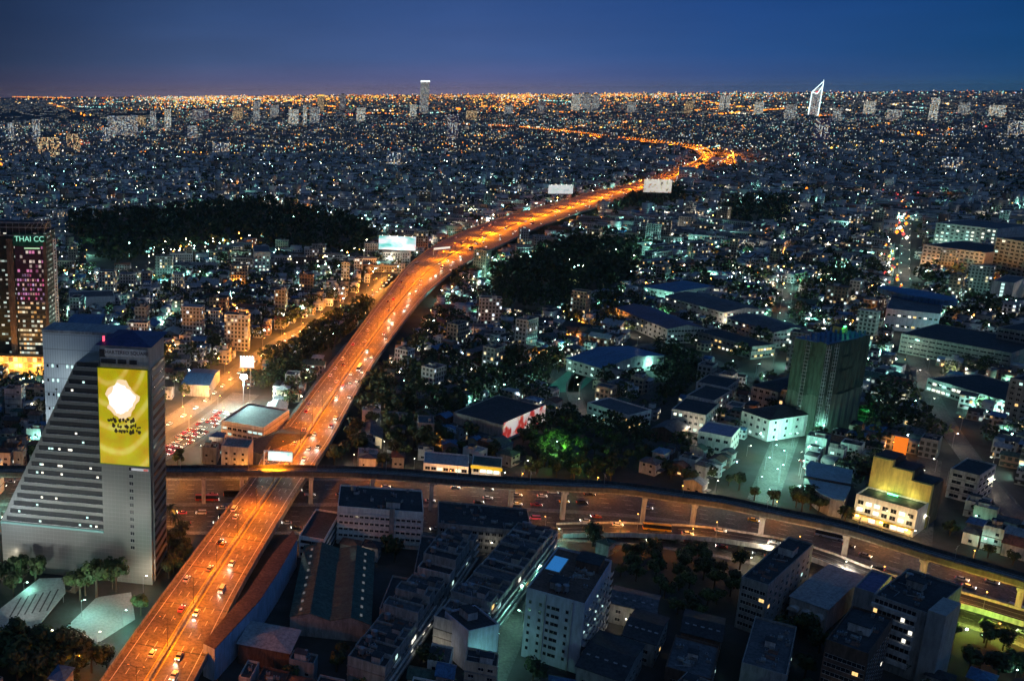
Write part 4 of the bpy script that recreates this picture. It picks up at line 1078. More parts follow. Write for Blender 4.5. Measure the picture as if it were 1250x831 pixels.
landmark('the green sports court', P(690, 465))
named('white_block', 'white two-storey block with dark flat roof and a warm doorway, centre', ((717,492),(768,508),(776,495), ), 9, whitep, greyr, 'flat', lm_='the white block with the warm doorway', nx=8, nz=2, lit=.15, cols='ow', ledge=4)
t = named('mural_building', 'dark-roofed building carrying a red and white wall banner, centre', ((613,520),(666,497),(640,470), ), 11, greyw, darkr, 'flat', lm_='the red banner building', sides='r', nz=3)
named('blue_gable_house', 'house with a plain blue roof left of the red banner building', ((585,510),(606,514),(612,500), ), 8, greyw, bluer, 'gable', 2)
fr_ = fr3((613,520),(666,497),(640,470), 11)
f = thing('wall_banner', 'red and white lit banner on the side of the dark-roofed building', 'banner', (fr_[0], fr_[1], 0), fr_[2])
MB().box(0, -fr_[4]/2 - .4, 3, fr_[3] - 2, .3, 10).build('panel', printm('print_red', [(.45, .03, .03), (.6, .05, .04), (.85, .75, .70), (.9, .82, .78)], .12, .6), f)
MB().box(0, -fr_[4]/2 - .5, 1.4, fr_[3] + 2, .5, 1.6).build('frame', whitep, f)
named('school_long', 'long violet-roofed school block with a lit eave, upper centre', ((752,375),(815,401),(833,389), ), 12, pale, plain('school_roof', (.13, .12, .20), .8, .25, .1), 'gable', 3, 'the violet-roofed school', nx=12, nz=3, lit=.12)
named('school_long', 'second long school block with grey gable roof to the right of the violet one', ((812,361),(884,381),(898,368), ), 13, pale, greyr, 'gable', 3, 'the grey school block', nx=14, nz=3, lit=.1)
named('school_long', 'third school block with corridor lights, furthest right of the school', ((888,387),(945,405),(958,392), ), 13, pale, greyr, 'gable', 3, nx=12, nz=3, lit=.25, cols='cw')
named('school_long', 'low dark school wing with a lit bottom floor below the other wings', ((848,404),(918,424),(922,414), ), 9, greyw, darkr, 'flat', 2, 'the low school wing', nx=14, nz=2, lit=.3, cols='ow')
named('gymnasium', 'blue arch-roofed gymnasium above the violet-roofed school', ((786,349),(822,356),(842,343), ), 14, pale, bluer, 'hip', 5, 'the blue gymnasium')
named('white_gable_house', 'tall white house with a dark hipped roof left of the netted tower', ((906,500),(940,512),(950,489), ), 13, whitep, darkr, 'hip', 3.5, 'the white hip-roofed house', nx=4, nz=3, ww=1.5, lit=.2, cols='c')
named('arched_hall', 'dark barrel hall left of the netted tower top', ((918,470),(950,478),(965,455), ), 13, pale, darkr, 'hip', 3, nx=4, nz=3)
named('white_cube_house', 'bright white box house with violet flat roof, right of centre', ((852,527),(893,535),(898,521), ), 10, whitep, plain('lilac_roof', (.30, .30, .42), .7, .2, .2), 'flat', lm_='the bright white box house', nx=4, nz=2, lit=.1, cols='c')
named('white_terrace', 'pale terrace with stepped flat roofs above the white box house', ((820,500),(862,508),(872,492), ), 11, pale, darkr, 'flat', nx=6, nz=3, ww=1.5, lit=.15, cols='cw')
named('white_terrace', 'pale three-storey terrace further up behind the stepped-roof terrace', ((838,483),(872,490),(882,474), ), 11, pale, darkr, 'flat', nx=6, nz=3, ww=1.5, lit=.1, cols='cw')
named('white_terrace', 'pale block with dark roof uppermost of the terraces right of centre', ((850,467),(888,474),(894,462), ), 11, pale, darkr, 'flat', nx=6, nz=3, ww=1.5, lit=.1, cols='cw')
named('slab_hotel', 'long eight-storey hotel with gridded balconies glowing orange at its foot, right', ((1127,299),(1203,309),(1212,299), ), 27, pale, darkr, 'flat', lm_='the orange-footed hotel', nx=13, nz=7, ww=2.6, wh=1.8, lit=.06, ledge=3.85, sides='f')
for i, x in enumerate((1132,1148,1164,1180,1196)): lamp_post('sodium lamp at the foot of the gridded hotel, %s from the photo left' % ordw(i+1), P(x, 337 + i*1.2 + 4), 0, 7, 'o', 26000)
named('slab_hotel', 'grey apartment slab with many cool lit windows behind the gridded hotel', ((1143,272),(1218,280),(1226,272), ), 34, pale, greyr, 'flat', lm_='the grey slab behind the hotel', nx=12, nz=8, ww=2.6, wh=1.8, lit=.30, cols='cww', ledge=4.2, sides='f')
named('tower_slab', 'tall brown-grey balcony tower at the right edge', ((1216,290),(1275,300),(1280,280), ), 42, greyw, darkr, 'flat', lm_='the balcony tower at the right edge', nx=9, nz=11, ww=3.4, wh=2, lit=.04, ledge=3.8, sides='f')
named('teal_office', 'small teal-lit office with a vertical string of lights, right', ((1212,343),(1238,346),(1240,337), ), 20, pale, greyr, 'flat', lm_='the small teal-lit office', nx=1, nz=6, ww=2.4, wh=2.2, lit=1, cols='c', sides='f')
named('auditorium', 'broad lilac building under a low blue drum roof, right', ((1082,377),(1148,384),(1152,365), ), 17, plain('lilac_wall', (.40, .38, .50), .8, .15, .1), greyr, 'flat', lm_='the blue drum-roofed auditorium', nx=10, nz=2, lit=.2, cols='ow')
p_ = P(1118, 362, 18); f = thing('drum_roof', 'blue domed drum set on the lilac auditorium roof', 'roof drum', (p_.x, p_.y, 17.2), -1.3)
q = MB(); pr = [(34*math.cos(a), 15*math.sin(a)) for a in [2*math.pi*k/24 for k in range(24)]]; q.prism(pr, 0, 4.5, 0); q.build('drum', bluer, f)
named('long_block', 'long dark office block with horizontal bands below the auditorium', ((1100,408),(1235,432),(1243,412), ), 14, greyw, darkr, 'flat', nx=20, nz=4, ww=3.6, wh=1.2, lit=.02, ledge=3.5, sides='f')
named('market_hall', 'long low hall with a glittering cool-lit front at the right', ((1132,462),(1232,492),(1240,470), ), 8, pale, darkr, 'flat', lm_='the glittering market hall', nx=26, nz=2, ww=2.4, wh=1.6, lit=.65, cols='cww', sides='f')
for i, (x, y) in enumerate(((1140,478),(1165,486),(1190,495),(1215,502),(1232,507))): lamp_post('cool lamp before the glittering market hall, %s from the photo left' % ordw(i+1), P(x, y), 0, 7, 'g', 1600)
named('striped_block', 'pink-lit block with white floor stripes right of the yellow building', ((1160,573),(1196,582),(1203,565), ), 14, pale, darkr, 'flat', lm_='the striped pink-lit block', nx=4, nz=4, ww=3.6, wh=1.5, lit=.08, ledge=3.5)
lamp_post('pinkish lamp at the corner of the striped block', P(1155, 592), 0, 8, 'o', 1400)
named('right_slab', 'tall grey-blue apartment slab cut by the right frame edge', ((1233,462),(1270,470),(1275,455), ), 26, greyw, darkr, 'flat', nx=4, nz=8, ww=1.6, wh=1.5, lit=.08)
named('right_slab', 'dark grey slab standing above the market hall at the right frame edge', ((1218,400),(1262,408),(1266,396), ), 22, greyw, darkr, 'flat', nx=6, nz=6, ww=2.4, wh=1.5, lit=.05)
t = named('clinic', 'white clinic-like block with teal and yellow lit front just behind the viaduct', ((517,566),(572,571),(580,557), ), 7, whitep, paler, 'flat', nx=9, nz=2, ww=2.4, wh=1.6, lit=.6, cols='cw', lm_='the yellow-banded shop')
t = named('yellow_shop', 'shop with bright yellow fascia and white lit front just behind the viaduct', ((576,568),(612,572),(618,560), ), 8, whitep, greenr, 'flat', nx=6, nz=2, ww=2.6, wh=1.8, lit=.8, cols='cwo')
fr_ = fr3((576,568),(612,572),(618,560), 8); MB().box(0, -fr_[4]/2 - .6, 7.2, fr_[3] + 1, 1, 1.4).build('fascia', emi('fascia_yellow', (1, .6, .03), .7), t)
for i, (x, y) in enumerate(((530,590),(560,592),(590,594),(640,575),(612,590))): lamp_post('pale lamp in front of the yellow-fascia shop, %s of five' % ordw(i+1), P(x, y), 0, 6, 'w', 900)
for i, (x, y, h_, lb) in enumerate(((840,207,24,'white floodlit block right of the far expressway bend'),(814,200,26,'pale violet block left of the far expressway bend'),(876,195,16,'white low block inside the far interchange'))):
    t = named('bend_block', lb, ((x-11, y), (x+9, y+.5), (x+10, y-3)), h_, whitep if i != 1 else pale, paler, 'flat', nx=6, nz=5, ww=3.4, wh=2, lit=.25, cols='cw', sides='f', lm_='the white block at the far bend' if i == 0 else None)
    lamp_post('lamp before the %s' % lb[:34].rstrip(), P(x, y + (10, 10, 8)[i]), 0, 8, 'w', 9000)

# ------------------------------------------------------------------ forecourt bottom left
q = MB(); q.prism([tuple(P(x, y).xy) for x, y in ((70,775),(110,790),(165,755),(160,722),(118,728))], -.1, .03); struct('plaza', q, plain('plaza_paving', (.30, .33, .33), .8, .12, .1), 'pale grey paved plaza before the stepped tower'); occupy([P(x, y) for x, y in ((60,780),(120,800),(172,755),(165,716),(110,720))])
c0 = P(38, 735, 4).xy
t = thing('parking_canopy', 'pale ribbed parking canopy with dark slots at the bottom left', 'canopy', (*c0, 0)); landmark('the ribbed parking canopy', c0)
pg = [P(x, y, 4).xy - c0 for x, y in ((-30,770),(45,765),(80,722),(78,704),(48,705),(0,742))]
pg = pg if sum(pg[i].x*pg[(i+1) % 6].y - pg[i].y*pg[(i+1) % 6].x for i in range(6)) > 0 else pg[::-1]
MB().prism([(p.x, p.y) for p in pg], 3.6, 4, 0, 0, True).build('roof', plain('canopy_ribbed', (.42, .46, .45), .6, .15, .1, streak=(4, .3, 1)), t); occupy([p + c0 for p in pg])
for p in pg: MB().tube((p.x*.93, p.y*.93, 0), (p.x*.93, p.y*.93, 3.6), .15).build('post', metal, t)
q = MB()
for i in range(6):
    a_, b2 = P(12 + i*9, 752 - i*1.5, 4.02).xy - c0, P(26 + i*9, 728 - i*2.0, 4.02).xy - c0
    v = (b2 - a_).normalized(); nn = Vector((-v.y, v.x)) * .3
    q.face([(*(a_ - nn), 4.012), (*(b2 - nn), 4.012), (*(b2 + nn), 4.012), (*(a_ + nn), 4.012)])
q.build('slot', darkm, t)
for i, (x, y, kd, e_) in enumerate(((100,752,'g',4200),(150,765,'g',4000),(118,792,'w',3000),(60,790,'w',2600),(92,822,'o',3500),(178,778,'g',4500),(30,730,'g',1200),(175,722,'w',2200),(8,700,'w',900),(30,812,'o',3500))):
    lamp_post('%s garden lamp near the plaza before the stepped tower, %s of ten' % ({'w': 'pale', 'g': 'cool', 'o': 'sodium'}[kd], ordw(i+1)), P(x, y), 0, 7, kd, e_, 'lamps round the plaza')

# ------------------------------------------------------------------ local roads
roads = []
roads.append(road('slip_street', [(120,560),(210,513),(245,490),(272,467),(315,435),(354,410),(400,387),(450,362),(478,335)], 13))
roads.append(road('street', [(95,600),(205,548),(262,512),(300,480)], 16))
roads.append(road('alley', [(596,831),(628,760),(655,705),(682,650)], 8))
roads.append(road('lane', [(930,612),(942,580),(955,545),(965,520)], 10))
roads.append(road('lane', [(1117,690),(1122,640),(1128,600),(1135,560)], 8))
roads.append(road('street', [(1250,640),(1185,560),(1140,490),(1112,420),(1104,360),(1104,310),(1107,270)], 8))
roads.append(road('street', [(300,330),(240,325),(180,330),(120,350)], 9))
roads.append(road('alley', [(720,520),(700,470),(735,440),(800,420),(870,440),(930,470)], 7))
roads.append(road('street', [(925,470),(945,420),(958,380),(962,345)], 6))
roads.append(road('street', [(470,350),(500,300),(480,290)], 9, occ=False))
def lamps_on(pts, gap, kind, e, lb, off_=5, h=8, t0=0, t1=1e9):
    k = 0
    for (p, d, s) in resamp(pts, gap):
        if not t0 <= s <= t1: continue
        k += 1; q = off_pts(p, d, off_ if k % 2 else -off_)
        kd = kind if isinstance(kind, str) and len(kind) == 1 else rnd.choice(kind)
        lamp_post(lb % ordw(k), q, 0, h, kd, e * rnd.uniform(.7, 1.3), 'lamps along ' + lb.split(' on ')[-1].split(',')[0], rot=math.atan2(d.y, d.x) + (math.pi/2 if k % 2 else -math.pi/2))
lamps_on(roads[0], 20, 'o', 26000, 'sodium lamp on the orange slip street, %s from its lower end', 6)
lamps_on(roads[1], 22, 'o', 7000, 'sodium lamp on the jammed street by the floodlit ground, %s from its lower end', 7)
lamps_on(roads[2], 20, 'g', 2200, 'cool lamp on the lit alley by the blue-pool tower, %s from the bottom', 3, 7)
lamps_on(roads[3], 16, 'g', 4000, 'green-white lamp on the lane beside the netted tower, %s from its lower end', 4, 7)
lamps_on(roads[4], 22, 'w', 500, 'pale lamp on the lane right of the yellow building, %s from its lower end', 3, 7)
lamps_on(roads[5], 36, 'wwog', 1500, 'lamp on the long street at the right, %s from its lower end', 5)
lamps_on(roads[6], 30, 'gw', 1800, 'lamp on the street through the left park, %s from its right end', 4)
lamps_on(roads[7], 32, 'gw', 700, 'lamp on the winding alley at the centre, %s from its lower end', 3, 7)
lamps_on(roads[8], 32, 'gw', 1200, 'lamp on the back street left of the netted tower, %s from its lower end', 4, 7)
# ------------------------------------------------------------------ vehicles
CARCOL = {'white': plain('car_white', (.75, .75, .73), .3, .03, 1), 'silver': plain('car_silver', (.42, .43, .45), .3, .03, 1, .5), 'black': plain('car_black', (.02, .02, .022), .3, .03, 1),
          'pink': plain('car_pink', (.75, .10, .22), .35, .03, 1), 'green and yellow': plain('car_green', (.10, .38, .12), .35, .03, 1), 'red': plain('car_red', (.42, .03, .03), .35, .03, 1), 'yellow': plain('car_yellow', (.85, .50, .03), .35, .03, 1)}
yroof = plain('car_roof_yellow', (.80, .55, .04), .35, .03, 1)
def car_meshes(kind, col):
    L, W2 = {'car': (4.5, .88), 'van': (5.0, .95), 'bus': (11.5, 1.25), 'pickup': (5.2, .92)}[kind]
    prof = {'car': [(-L/2, .3), (L/2, .3), (L/2, .65), (L/2 - .1, .8), (1.1, .92), (-1.7, .95), (-L/2, .9)],
            'van': [(-L/2, .3), (L/2, .3), (L/2, .8), (1.7, 1.15), (-L/2, 1.2)], 'bus': [(-L/2, .35), (L/2, .35), (L/2, 1.3), (-L/2, 1.3)],
            'pickup': [(-L/2, .35), (L/2, .35), (L/2, .8), (1.2, 1.0), (-.6, 1.0), (-.6, .95), (-L/2, .95)]}[kind]
    cab = {'car': [(1.1, .92), (.45, 1.42), (-1.1, 1.42), (-1.75, .95)], 'van': [(1.75, 1.15), (1.15, 1.9), (-2.4, 1.95), (-2.48, 1.2)], 'bus': [(L/2, 1.3), (L/2 - .15, 3.0), (-L/2 + .05, 3.0), (-L/2, 1.3)],
           'pickup': [(1.2, 1.0), (.7, 1.6), (-.55, 1.6), (-.6, 1.0)]}[kind]
    q = MB()
    def side(pr, w, w1=None):
        w1 = w if w1 is None else w1
        n_ = len(pr); ym = max(z for _, z in pr)
        yy = lambda z: w if z < ym - .2 else w1
        q.face([(x, -yy(z), z) for x, z in pr], 0); q.face([(x, yy(z), z) for x, z in reversed(pr)], 0)
        for i in range(n_):
            (xa, za), (xb, zb) = pr[i], pr[(i+1) % n_]
            q.face([(xb, -yy(zb), zb), (xa, -yy(za), za), (xa, yy(za), za), (xb, yy(zb), zb)], 0)
    side(prof, W2)
    # roof panel
    r = [(x, z) for x, z in cab if z > 1.35]; x0, x1 = min(p[0] for p in r), max(p[0] for p in r); zt = r[0][1]
    q.box((x0 + x1)/2, 0, zt - .03, x1 - x0 + .1, W2*1.62, .07, 1)
    for sx_ in (x0 + .15, (x0+x1)/2, x1 - .15):
        for sy in (-1, 1): q.tube((sx_, sy*W2*.80, .95), (sx_, sy*W2*.80, zt), .05, 0, 4)
    body = q.mesh('body', [CARCOL[col], yroof if col == 'green and yellow' else CARCOL[col]])
    q = MB(); c2 = sorted(cab, key=lambda p: 0); n_ = 4
    a = [(x, z) for x, z in cab][::-1]
    for sgn in (-1, 1):
        f_ = [(x, sgn * (W2*.98 if z < 1.32 and kind != 'bus' or z < 1.35 else W2*.80), z - .02) for x, z in a]; q.face(f_ if sgn < 0 else f_[::-1], 0)
    yb = lambda z: (W2*.98 if z < 1.35 else W2*.80)
    for i in range(4):
        (xa, za), (xb, zb) = a[i], a[(i+1) % 4]
        q.face([(xb, -yb(zb), zb - .02), (xa, -yb(za), za - .02), (xa, yb(za), za - .02), (xb, yb(zb), zb - .02)], 0)
    glass = q.mesh('cabin_glass', [glassd])
    return body, glass, L, W2
wheel_me = MB().tube((0, -.11, 0), (0, .11, 0), .33, 0, 12).tube((0, -.13, 0), (0, .13, 0), .18, 1, 8).mesh('wheel', [rubber, metal])
wheelb_me = MB().tube((0, -.14, 0), (0, .14, 0), .48, 0, 12).tube((0, -.16, 0), (0, .16, 0), .26, 1, 8).mesh('wheel', [rubber, metal])
hl_me = MB().box(0, 0, 0, .1, .36, .18).mesh('headlight', [head]); tl_me = MB().box(0, 0, 0, .1, .34, .16).mesh('taillight', [tail])
CM = {}
CARN = [0]
def car(kind, col, loc, ang, label, group, parts=2, brake=1):
    if (kind, col) not in CM: CM[(kind, col)] = car_meshes(kind, col)
    body, glass, L, W2 = CM[(kind, col)]
    nm = {'car': 'car', 'van': 'van', 'bus': 'bus', 'pickup': 'pickup_truck'}[kind]
    t = thing(nm, label, kind if kind != 'pickup' else 'pickup truck', loc, ang, group)
    link('body', body, t)
    for s in (-1, 1): link('headlight', hl_me, t, (L/2 + .02, s*W2*.68, .62)); link('taillight', tl_me, t, (-L/2 - .02, s*W2*.7, .72))
    link('cabin_glass', glass, t)
    if parts > 1:
        r = .48 if kind == 'bus' else .33; me = wheelb_me if kind == 'bus' else wheel_me
        for sx_ in (-1, 1):
            for s in (-1, 1): link('wheel', me, t, (sx_*L*.31, s*(W2 - .1), r))
    return t
def beam(t, e=260):
    d = bpy.data.lights.new('headlight_beam', 'SPOT'); d.energy = e; d.spot_size = R_(70); d.spot_blend = .8; d.color = (1, .93, .82); d.shadow_soft_size = .1
    o = link('headlight_beam', d, t, (2.5, 0, .75)); o.rotation_euler = (0, R_(-78), 0)
rv = random.Random(11)
def pickcol(): return rv.choice(['white'] * 5 + ['silver'] * 4 + ['black'] * 3 + ['pink', 'green and yellow', 'red', 'yellow'])
# expressway: explicit foreground cars (photo px, carriageway)
fore = [((222,743),'out','pink','car'),((240,748),'in','white','car'),((186,798),'out','white','car'),((219,801),'in','silver','car'),((212,826),'in','white','pickup'),((228,707),'out','white','car'),((257,694),'out','silver','car'),
        ((271,720),'in','white','van'),((283,688),'in','white','car'),((272,665),'out','yellow','car'),((269,662),'out','black','car'),((288,631),'out','white','car'),((284,622),'out','white','van'),((371,561),'in','white','car'),((351,545),'in','silver','car'),
        ((388,545),'in','black','car'),((356,530),'out','white','car'),((384,530),'in','white','car'),((411,485),'in','white','car'),((428,485),'in','silver','car'),((411,466),'out','white','car'),((374,502),'out','red','car'),((409,450),'out','white','car')]
mains = [(p, d, s) for p, d, s in resamp(main, 1.0)]
occc = []
def road_pos(pt):
    return min(mains[:2000], key=lambda x: (x[0] - pt).length)
nout = nin = 0
seq = []
for (px_, dr, col, kd) in fore:
    g_ = P(*px_, EH).xy; p, d, s = road_pos(g_); lo = (g_ - p).dot(Vector((d.y, -d.x)))
    lo = max(2.6, min(width_at(p)/2 - 3.2, abs(lo))) * (-1 if dr == 'out' else 1)
    seq.append((s, lo, dr, col, kd)); occc.append((s, lo))
s = 60
while s < 2600:
    s += rv.uniform(5, 15)
    p, d, _ = mains[int(s)]
    w = width_at(p)/2 - 2.6; nl = max(3, round((w - 1.35)/3.6)); dr = rv.choice(('out', 'in')); k = rv.randrange(nl)
    lo = (1.35 + (w - 1.35)*(k + .5)/nl) * (-1 if dr == 'out' else 1)
    if any(abs(s - a) < 14 and abs(lo - b_) < 3 for a, b_ in occc) or pix((p.x, p.y, EH))[1] > 560: continue
    occc.append((s, lo)); seq.append((s, lo, dr, pickcol(), rv.choice(['car']*7 + ['van', 'pickup', 'bus'])))
seq.sort(); cc = {}
for (s, lo, dr, col, kd) in seq[:230]:
    p, d, _ = mains[int(s)]; q = off_pts(p, d, lo); a = math.atan2(d.y, d.x) + (0 if dr == 'out' else math.pi)
    lane = int((abs(lo) - 1.35)//3.7); ln = ['lane beside the median', 'second lane from the median', 'third lane from the median', 'fourth lane from the median', 'fifth lane from the median'][min(4, lane)]
    key = (col, kd, dr, ln); cc[key] = cc.get(key, 0) + 1
    nm = 'pickup' if kd == 'pickup' else kd
    t = car(kd, col, (q.x, q.y, EH + .01), a, '%s %s on the expressway %s, %s, %s from the bottom' % (col if col != 'green and yellow' else 'green-yellow', nm, 'outbound' if dr == 'out' else 'inbound', ln, ordw(cc[key])), 'vehicles on the expressway', 2 if s < 700 else 1)
    if s < 1100 and dr == 'in': beam(t, 2200)
    elif s < 700 and rv.random() < .5: beam(t, 900)
# avenue traffic
k = 0
pos = resamp(avc, 1.0); s = 0; av_n = {}
while s < len(pos) - 2:
    s += rv.uniform(1.6, 4.0)
    if int(s) >= len(pos): break
    p, d, _ = pos[int(s)]; lo = rv.choice((-27, -21.7, -16.2, -10.7, -5, 5, 10.7, 16.2, 21.7, 27)); q = off_pts(p, d, lo)
    X, Y = pix((q.x, q.y, 0))
    if not -10 < X < 1262 or Y > 835 or rv.random() < .25: continue
    if any((q - c).length < 6 for c in occ_av) if 'occ_av' in globals() else False: continue
    occ_av = globals().setdefault('occ_av', []); occ_av.append(q)
    col, kd = pickcol(), rv.choice(['car']*8 + ['van', 'pickup', 'bus'])
    away = lo < 0
    where = 'left of the expressway' if X < 300 else 'right of the expressway' if X < 620 else 'by the flyover start' if X < 850 else 'at the photo right'
    key = (col, kd, away, where); av_n[key] = av_n.get(key, 0) + 1
    car(kd, col, (q.x, q.y, .02), math.atan2(d.y, d.x) + (math.pi if not away else 0), '%s %s on the avenue %s, %s side, %s from left' % (col if col != 'green and yellow' else 'green-yellow', kd, where, 'far' if away else 'near', ordw(av_n[key])), 'vehicles on the avenue', 2)
# jam on the street by the floodlit ground
jam = 0
for (p, d, s) in resamp(roads[1], 6.3):
    for lo in (-5.5, -1.8, 1.8, 5.5):
        if rv.random() < .22: continue
        q = off_pts(p, d, lo); jam += 1
        if jam > 75: break
        col = rv.choice(('white', 'silver', 'red', 'white', 'pink', 'black'))
        car('car', col, (q.x, q.y, .03), math.atan2(d.y, d.x) + (0 if lo < 0 else math.pi), '%s car in the jammed street by the floodlit ground, %s from its lower end' % (col, ordw(jam)), 'cars in the jammed street', 2)
for (p, d, s) in resamp(roads[0], 17):
    q = off_pts(p, d, 2.5); jam += 1
    car('car', 'white', (q.x, q.y, .03), math.atan2(d.y, d.x) + math.pi, 'white car on the orange slip street, %s from its lower end' % ordw(int(s/17) + 1), 'cars on the slip street', 2)
for i, (x, y, col) in enumerate(((768,646,'white'),(790,648,'yellow'),(835,648,'silver'),(870,653,'white'),(945,666,'silver'),(985,672,'red'),(1105,712,'white'),(1160,728,'silver'))):
    pt = P(x, y, 5.5).xy; j = min(range(1, len(fly)-1), key=lambda k_: (fly[k_] - pt).length); d = (fly[j+1] - fly[j]).normalized()
    q = off_pts(fly[j], d, (-3.5, 0, 3.5)[i % 3])
    car('car' if col != 'yellow' else 'bus', col, (q.x, q.y, fh[j] + .01), math.atan2(d.y, d.x), '%s %s on the low flyover, %s from its left end' % (col, 'car' if col != 'yellow' else 'bus', ordw(i+1)), 'vehicles on the flyover')

for i in range(22):
    x_, y_ = rv.uniform(940, 1003), rv.uniform(538, 606)
    g_ = P(x_, y_)
    if any(inside(o, g_.x, g_.y) for o in OCC): continue
    c_ = rv.choice(('white', 'silver', 'black', 'red')); car('car', c_, (g_.x, g_.y, .01), near_yard if 'near_yard' in globals() else .7 + rv.choice((0, 1.57)), '%s car parked in the teal-lit yard below the netted tower, %s one' % (c_, ordw(i + 1)), 'cars parked in the teal-lit yard')
# ------------------------------------------------------------------ trees
def crown_mesh(seed, n, R=3.4, hh=3.0, leaf=.55, mats=(0,), clumps=11):
    r = random.Random(seed); q = MB(); cl = []
    for i in range(clumps):
        a = r.uniform(0, 6.28); ra = R * .68 * math.sqrt(r.random()); z = r.uniform(-.6, 1) * hh * .6
        cl.append((ra*math.cos(a), ra*math.sin(a), z, r.uniform(.28, .5)*R, r.choice((0, 0, 1))))
    for i in range(n):
        cx, cy, cz, cr, mi = r.choice(cl)
        v = Vector((r.gauss(0, 1), r.gauss(0, 1), r.gauss(0, .8))).normalized() * cr * r.uniform(.7, 1.08)
        c = Vector((cx, cy, cz)) + v
        nrm_ = (v.normalized() + Vector((r.uniform(-.6, .6), r.uniform(-.6, .6), r.uniform(-.2, .9)))).normalized()
        u = nrm_.orthogonal().normalized(); w = nrm_.cross(u); s = leaf * r.uniform(.6, 1.3); ph = r.uniform(0, 3)
        u, w = u*math.cos(ph) + w*math.sin(ph), w*math.cos(ph) - u*math.sin(ph)
        q.face([c - u*s, c + w*s*.6, c + u*s, c - w*s*.6], mi)
    return q
def trunk_mesh(h, R, seed):
    r = random.Random(seed); q = MB(); q.tube((0, 0, 0), (0, 0, h), .28, r2=.2, n=7)
    for i in range(5):
        a = i*1.26 + r.uniform(-.3, .3); q.tube((0, 0, h*.8), (R*.6*math.cos(a), R*.6*math.sin(a), h + r.uniform(.6, 2)), .14, r2=.05, n=5)
    return q
TV = []
for i in range(5):
    mats = [(leafA, leafB), (leafA, leafA), (leafB, leafC), (leafA, leafB), (leafB, leafA)][i]
    R = (3.4, 4.2, 3.0, 3.8, 2.8)[i]
    TV.append((crown_mesh(40 + i, 620, R, R*.85, .5).mesh('crown', list(mats)), trunk_mesh(4, R, i).mesh('trunk', [bark]), R, ('broad dark tree', 'wide spreading dark tree', 'small pale-green tree', 'round dark tree', 'narrow dark tree')[i], ))
q = MB(); r = random.Random(5)
for i in range(16):
    a = i*6.28/16 + r.uniform(-.15, .15); up = r.uniform(.2, 1.2); prev = Vector((0, 0, 0)); 
    for k in range(5):
        nx_ = prev + Vector((math.cos(a)*.62, math.sin(a)*.62, (up - k*.55)*.45)); sd = Vector((-math.sin(a), math.cos(a), 0))*(.42 - .06*k)
        q.face([prev - sd, nx_ - sd*.8, nx_, prev], i % 2); q.face([prev, nx_, nx_ + sd*.8 , prev + sd], i % 2); prev = nx_
PALM = (q.mesh('crown', [leafB, leafA]), MB().tube((0, 0, 0), (.3, .1, 7), .2, r2=.14, n=7).mesh('trunk', [bark]), 2.8, 'palm tree')
TREES = []
def tree(x, y, kind=None, s=None):
    TREES.append((x, y, rv.randrange(5) if kind is None else kind, s or rv.uniform(.8, 1.45)))
def in_poly_px(poly_px):
    return [tuple(P(x, y).xy) for x, y in poly_px]
PARKS = [
    ([(215,545),(262,508),(330,458),(430,398),(412,425),(330,478),(275,520)], 9),
    ([(215,500),(260,470),(275,440),(220,470)], 9),
    ([(795,640),(850,648),(905,672),(905,740),(880,760),(800,745),(752,700),(770,665)], 8.5),
    ([(1165,745),(1250,775),(1290,831),(1160,831),(1150,790)], 9),
    ([(955,760),(1000,770),(1005,831),(930,831)], 9),
    ([(-20,700),(70,690),(60,700),(-20,725)], 6.5),
    ([(-30,775),(60,770),(120,800),(180,760),(190,765),(120,831),(-30,850)], 7),
    ([(80,725),(150,712),(160,720),(110,735)], 6),
    ([(205,640),(232,640),(225,700),(205,712)], 6),
    ([(650,520),(700,508),(790,520),(800,560),(740,590),(640,585),(628,548)], 8.5),
    ([(380,560),(440,470),(560,500),(580,550),(420,585)], 10),
    ([(460,470),(520,400),(560,430),(640,440),(600,500),(500,520)], 12),
    ([(800,420),(850,420),(850,470),(800,510)], 9),
    ([(900,590),(1000,612),(1050,632),(1040,642),(900,610)], 7),
    ([(320,400),(450,375),(430,410),(340,470),(310,450)], 9),
    ([(600,440),(700,440),(660,500),(610,480)], 11),
    ([(1060,480),(1160,490),(1170,560),(1090,530),(1050,560)], 10),
    ([(700,300),(720,290),(600,340),(590,370),(640,390),(760,350),(780,310)], 15),
    ([(640,395),(760,355),(800,420),(700,400)], 14),
    ([(880,440),(960,400),(990,360),(940,440)], 14),
    ([(80,270),(330,248),(470,285),(440,320),(300,300),(120,330)], 20),
    ([(880,250),(960,245),(960,280),(880,275)], 24),
    ([(820,230),(760,225),(750,262),(850,250)], 22),
]
DARK = []
MIX = []
for poly, gap in PARKS:
    pg = in_poly_px(poly)
    (MIX if poly[0] in ((380,560),(460,470),(600,440),(640,395),(320,400),(880,440),(1060,480)) else DARK).append(np.array(pg))
    xs = [p[0] for p in pg]; ys = [p[1] for p in pg]; y = min(ys); mixd = MIX and np.array_equal(MIX[-1], np.array(pg)); gap = gap*1.5 if mixd else gap
    while y < max(ys):
        x = min(xs)
        while x < max(xs):
            a, b2 = x + rv.uniform(-.4, .4)*gap, y + rv.uniform(-.4, .4)*gap
            if inside(pg, a, b2) and not any(inside(o, a, b2) for o in OCC): tree(a, b2, None, rv.uniform(.9, 1.4) * (1 if gap < 12 else 1.5))
            x += gap
        y += gap
for (x, y, s) in ((118,728,2.1),(142,722,1.9),(98,732,2.0),(20,712,1.9),(44,716,1.7),(172,750,1.4),(14,800,2.1),(40,810,2.3),(70,806,2.2),(95,812,1.9),(112,820,1.7),(24,826,2.0),(60,832,1.8)): 
    p = P(x, y); tree(p.x, p.y, 2 if y < 760 else 0, s)
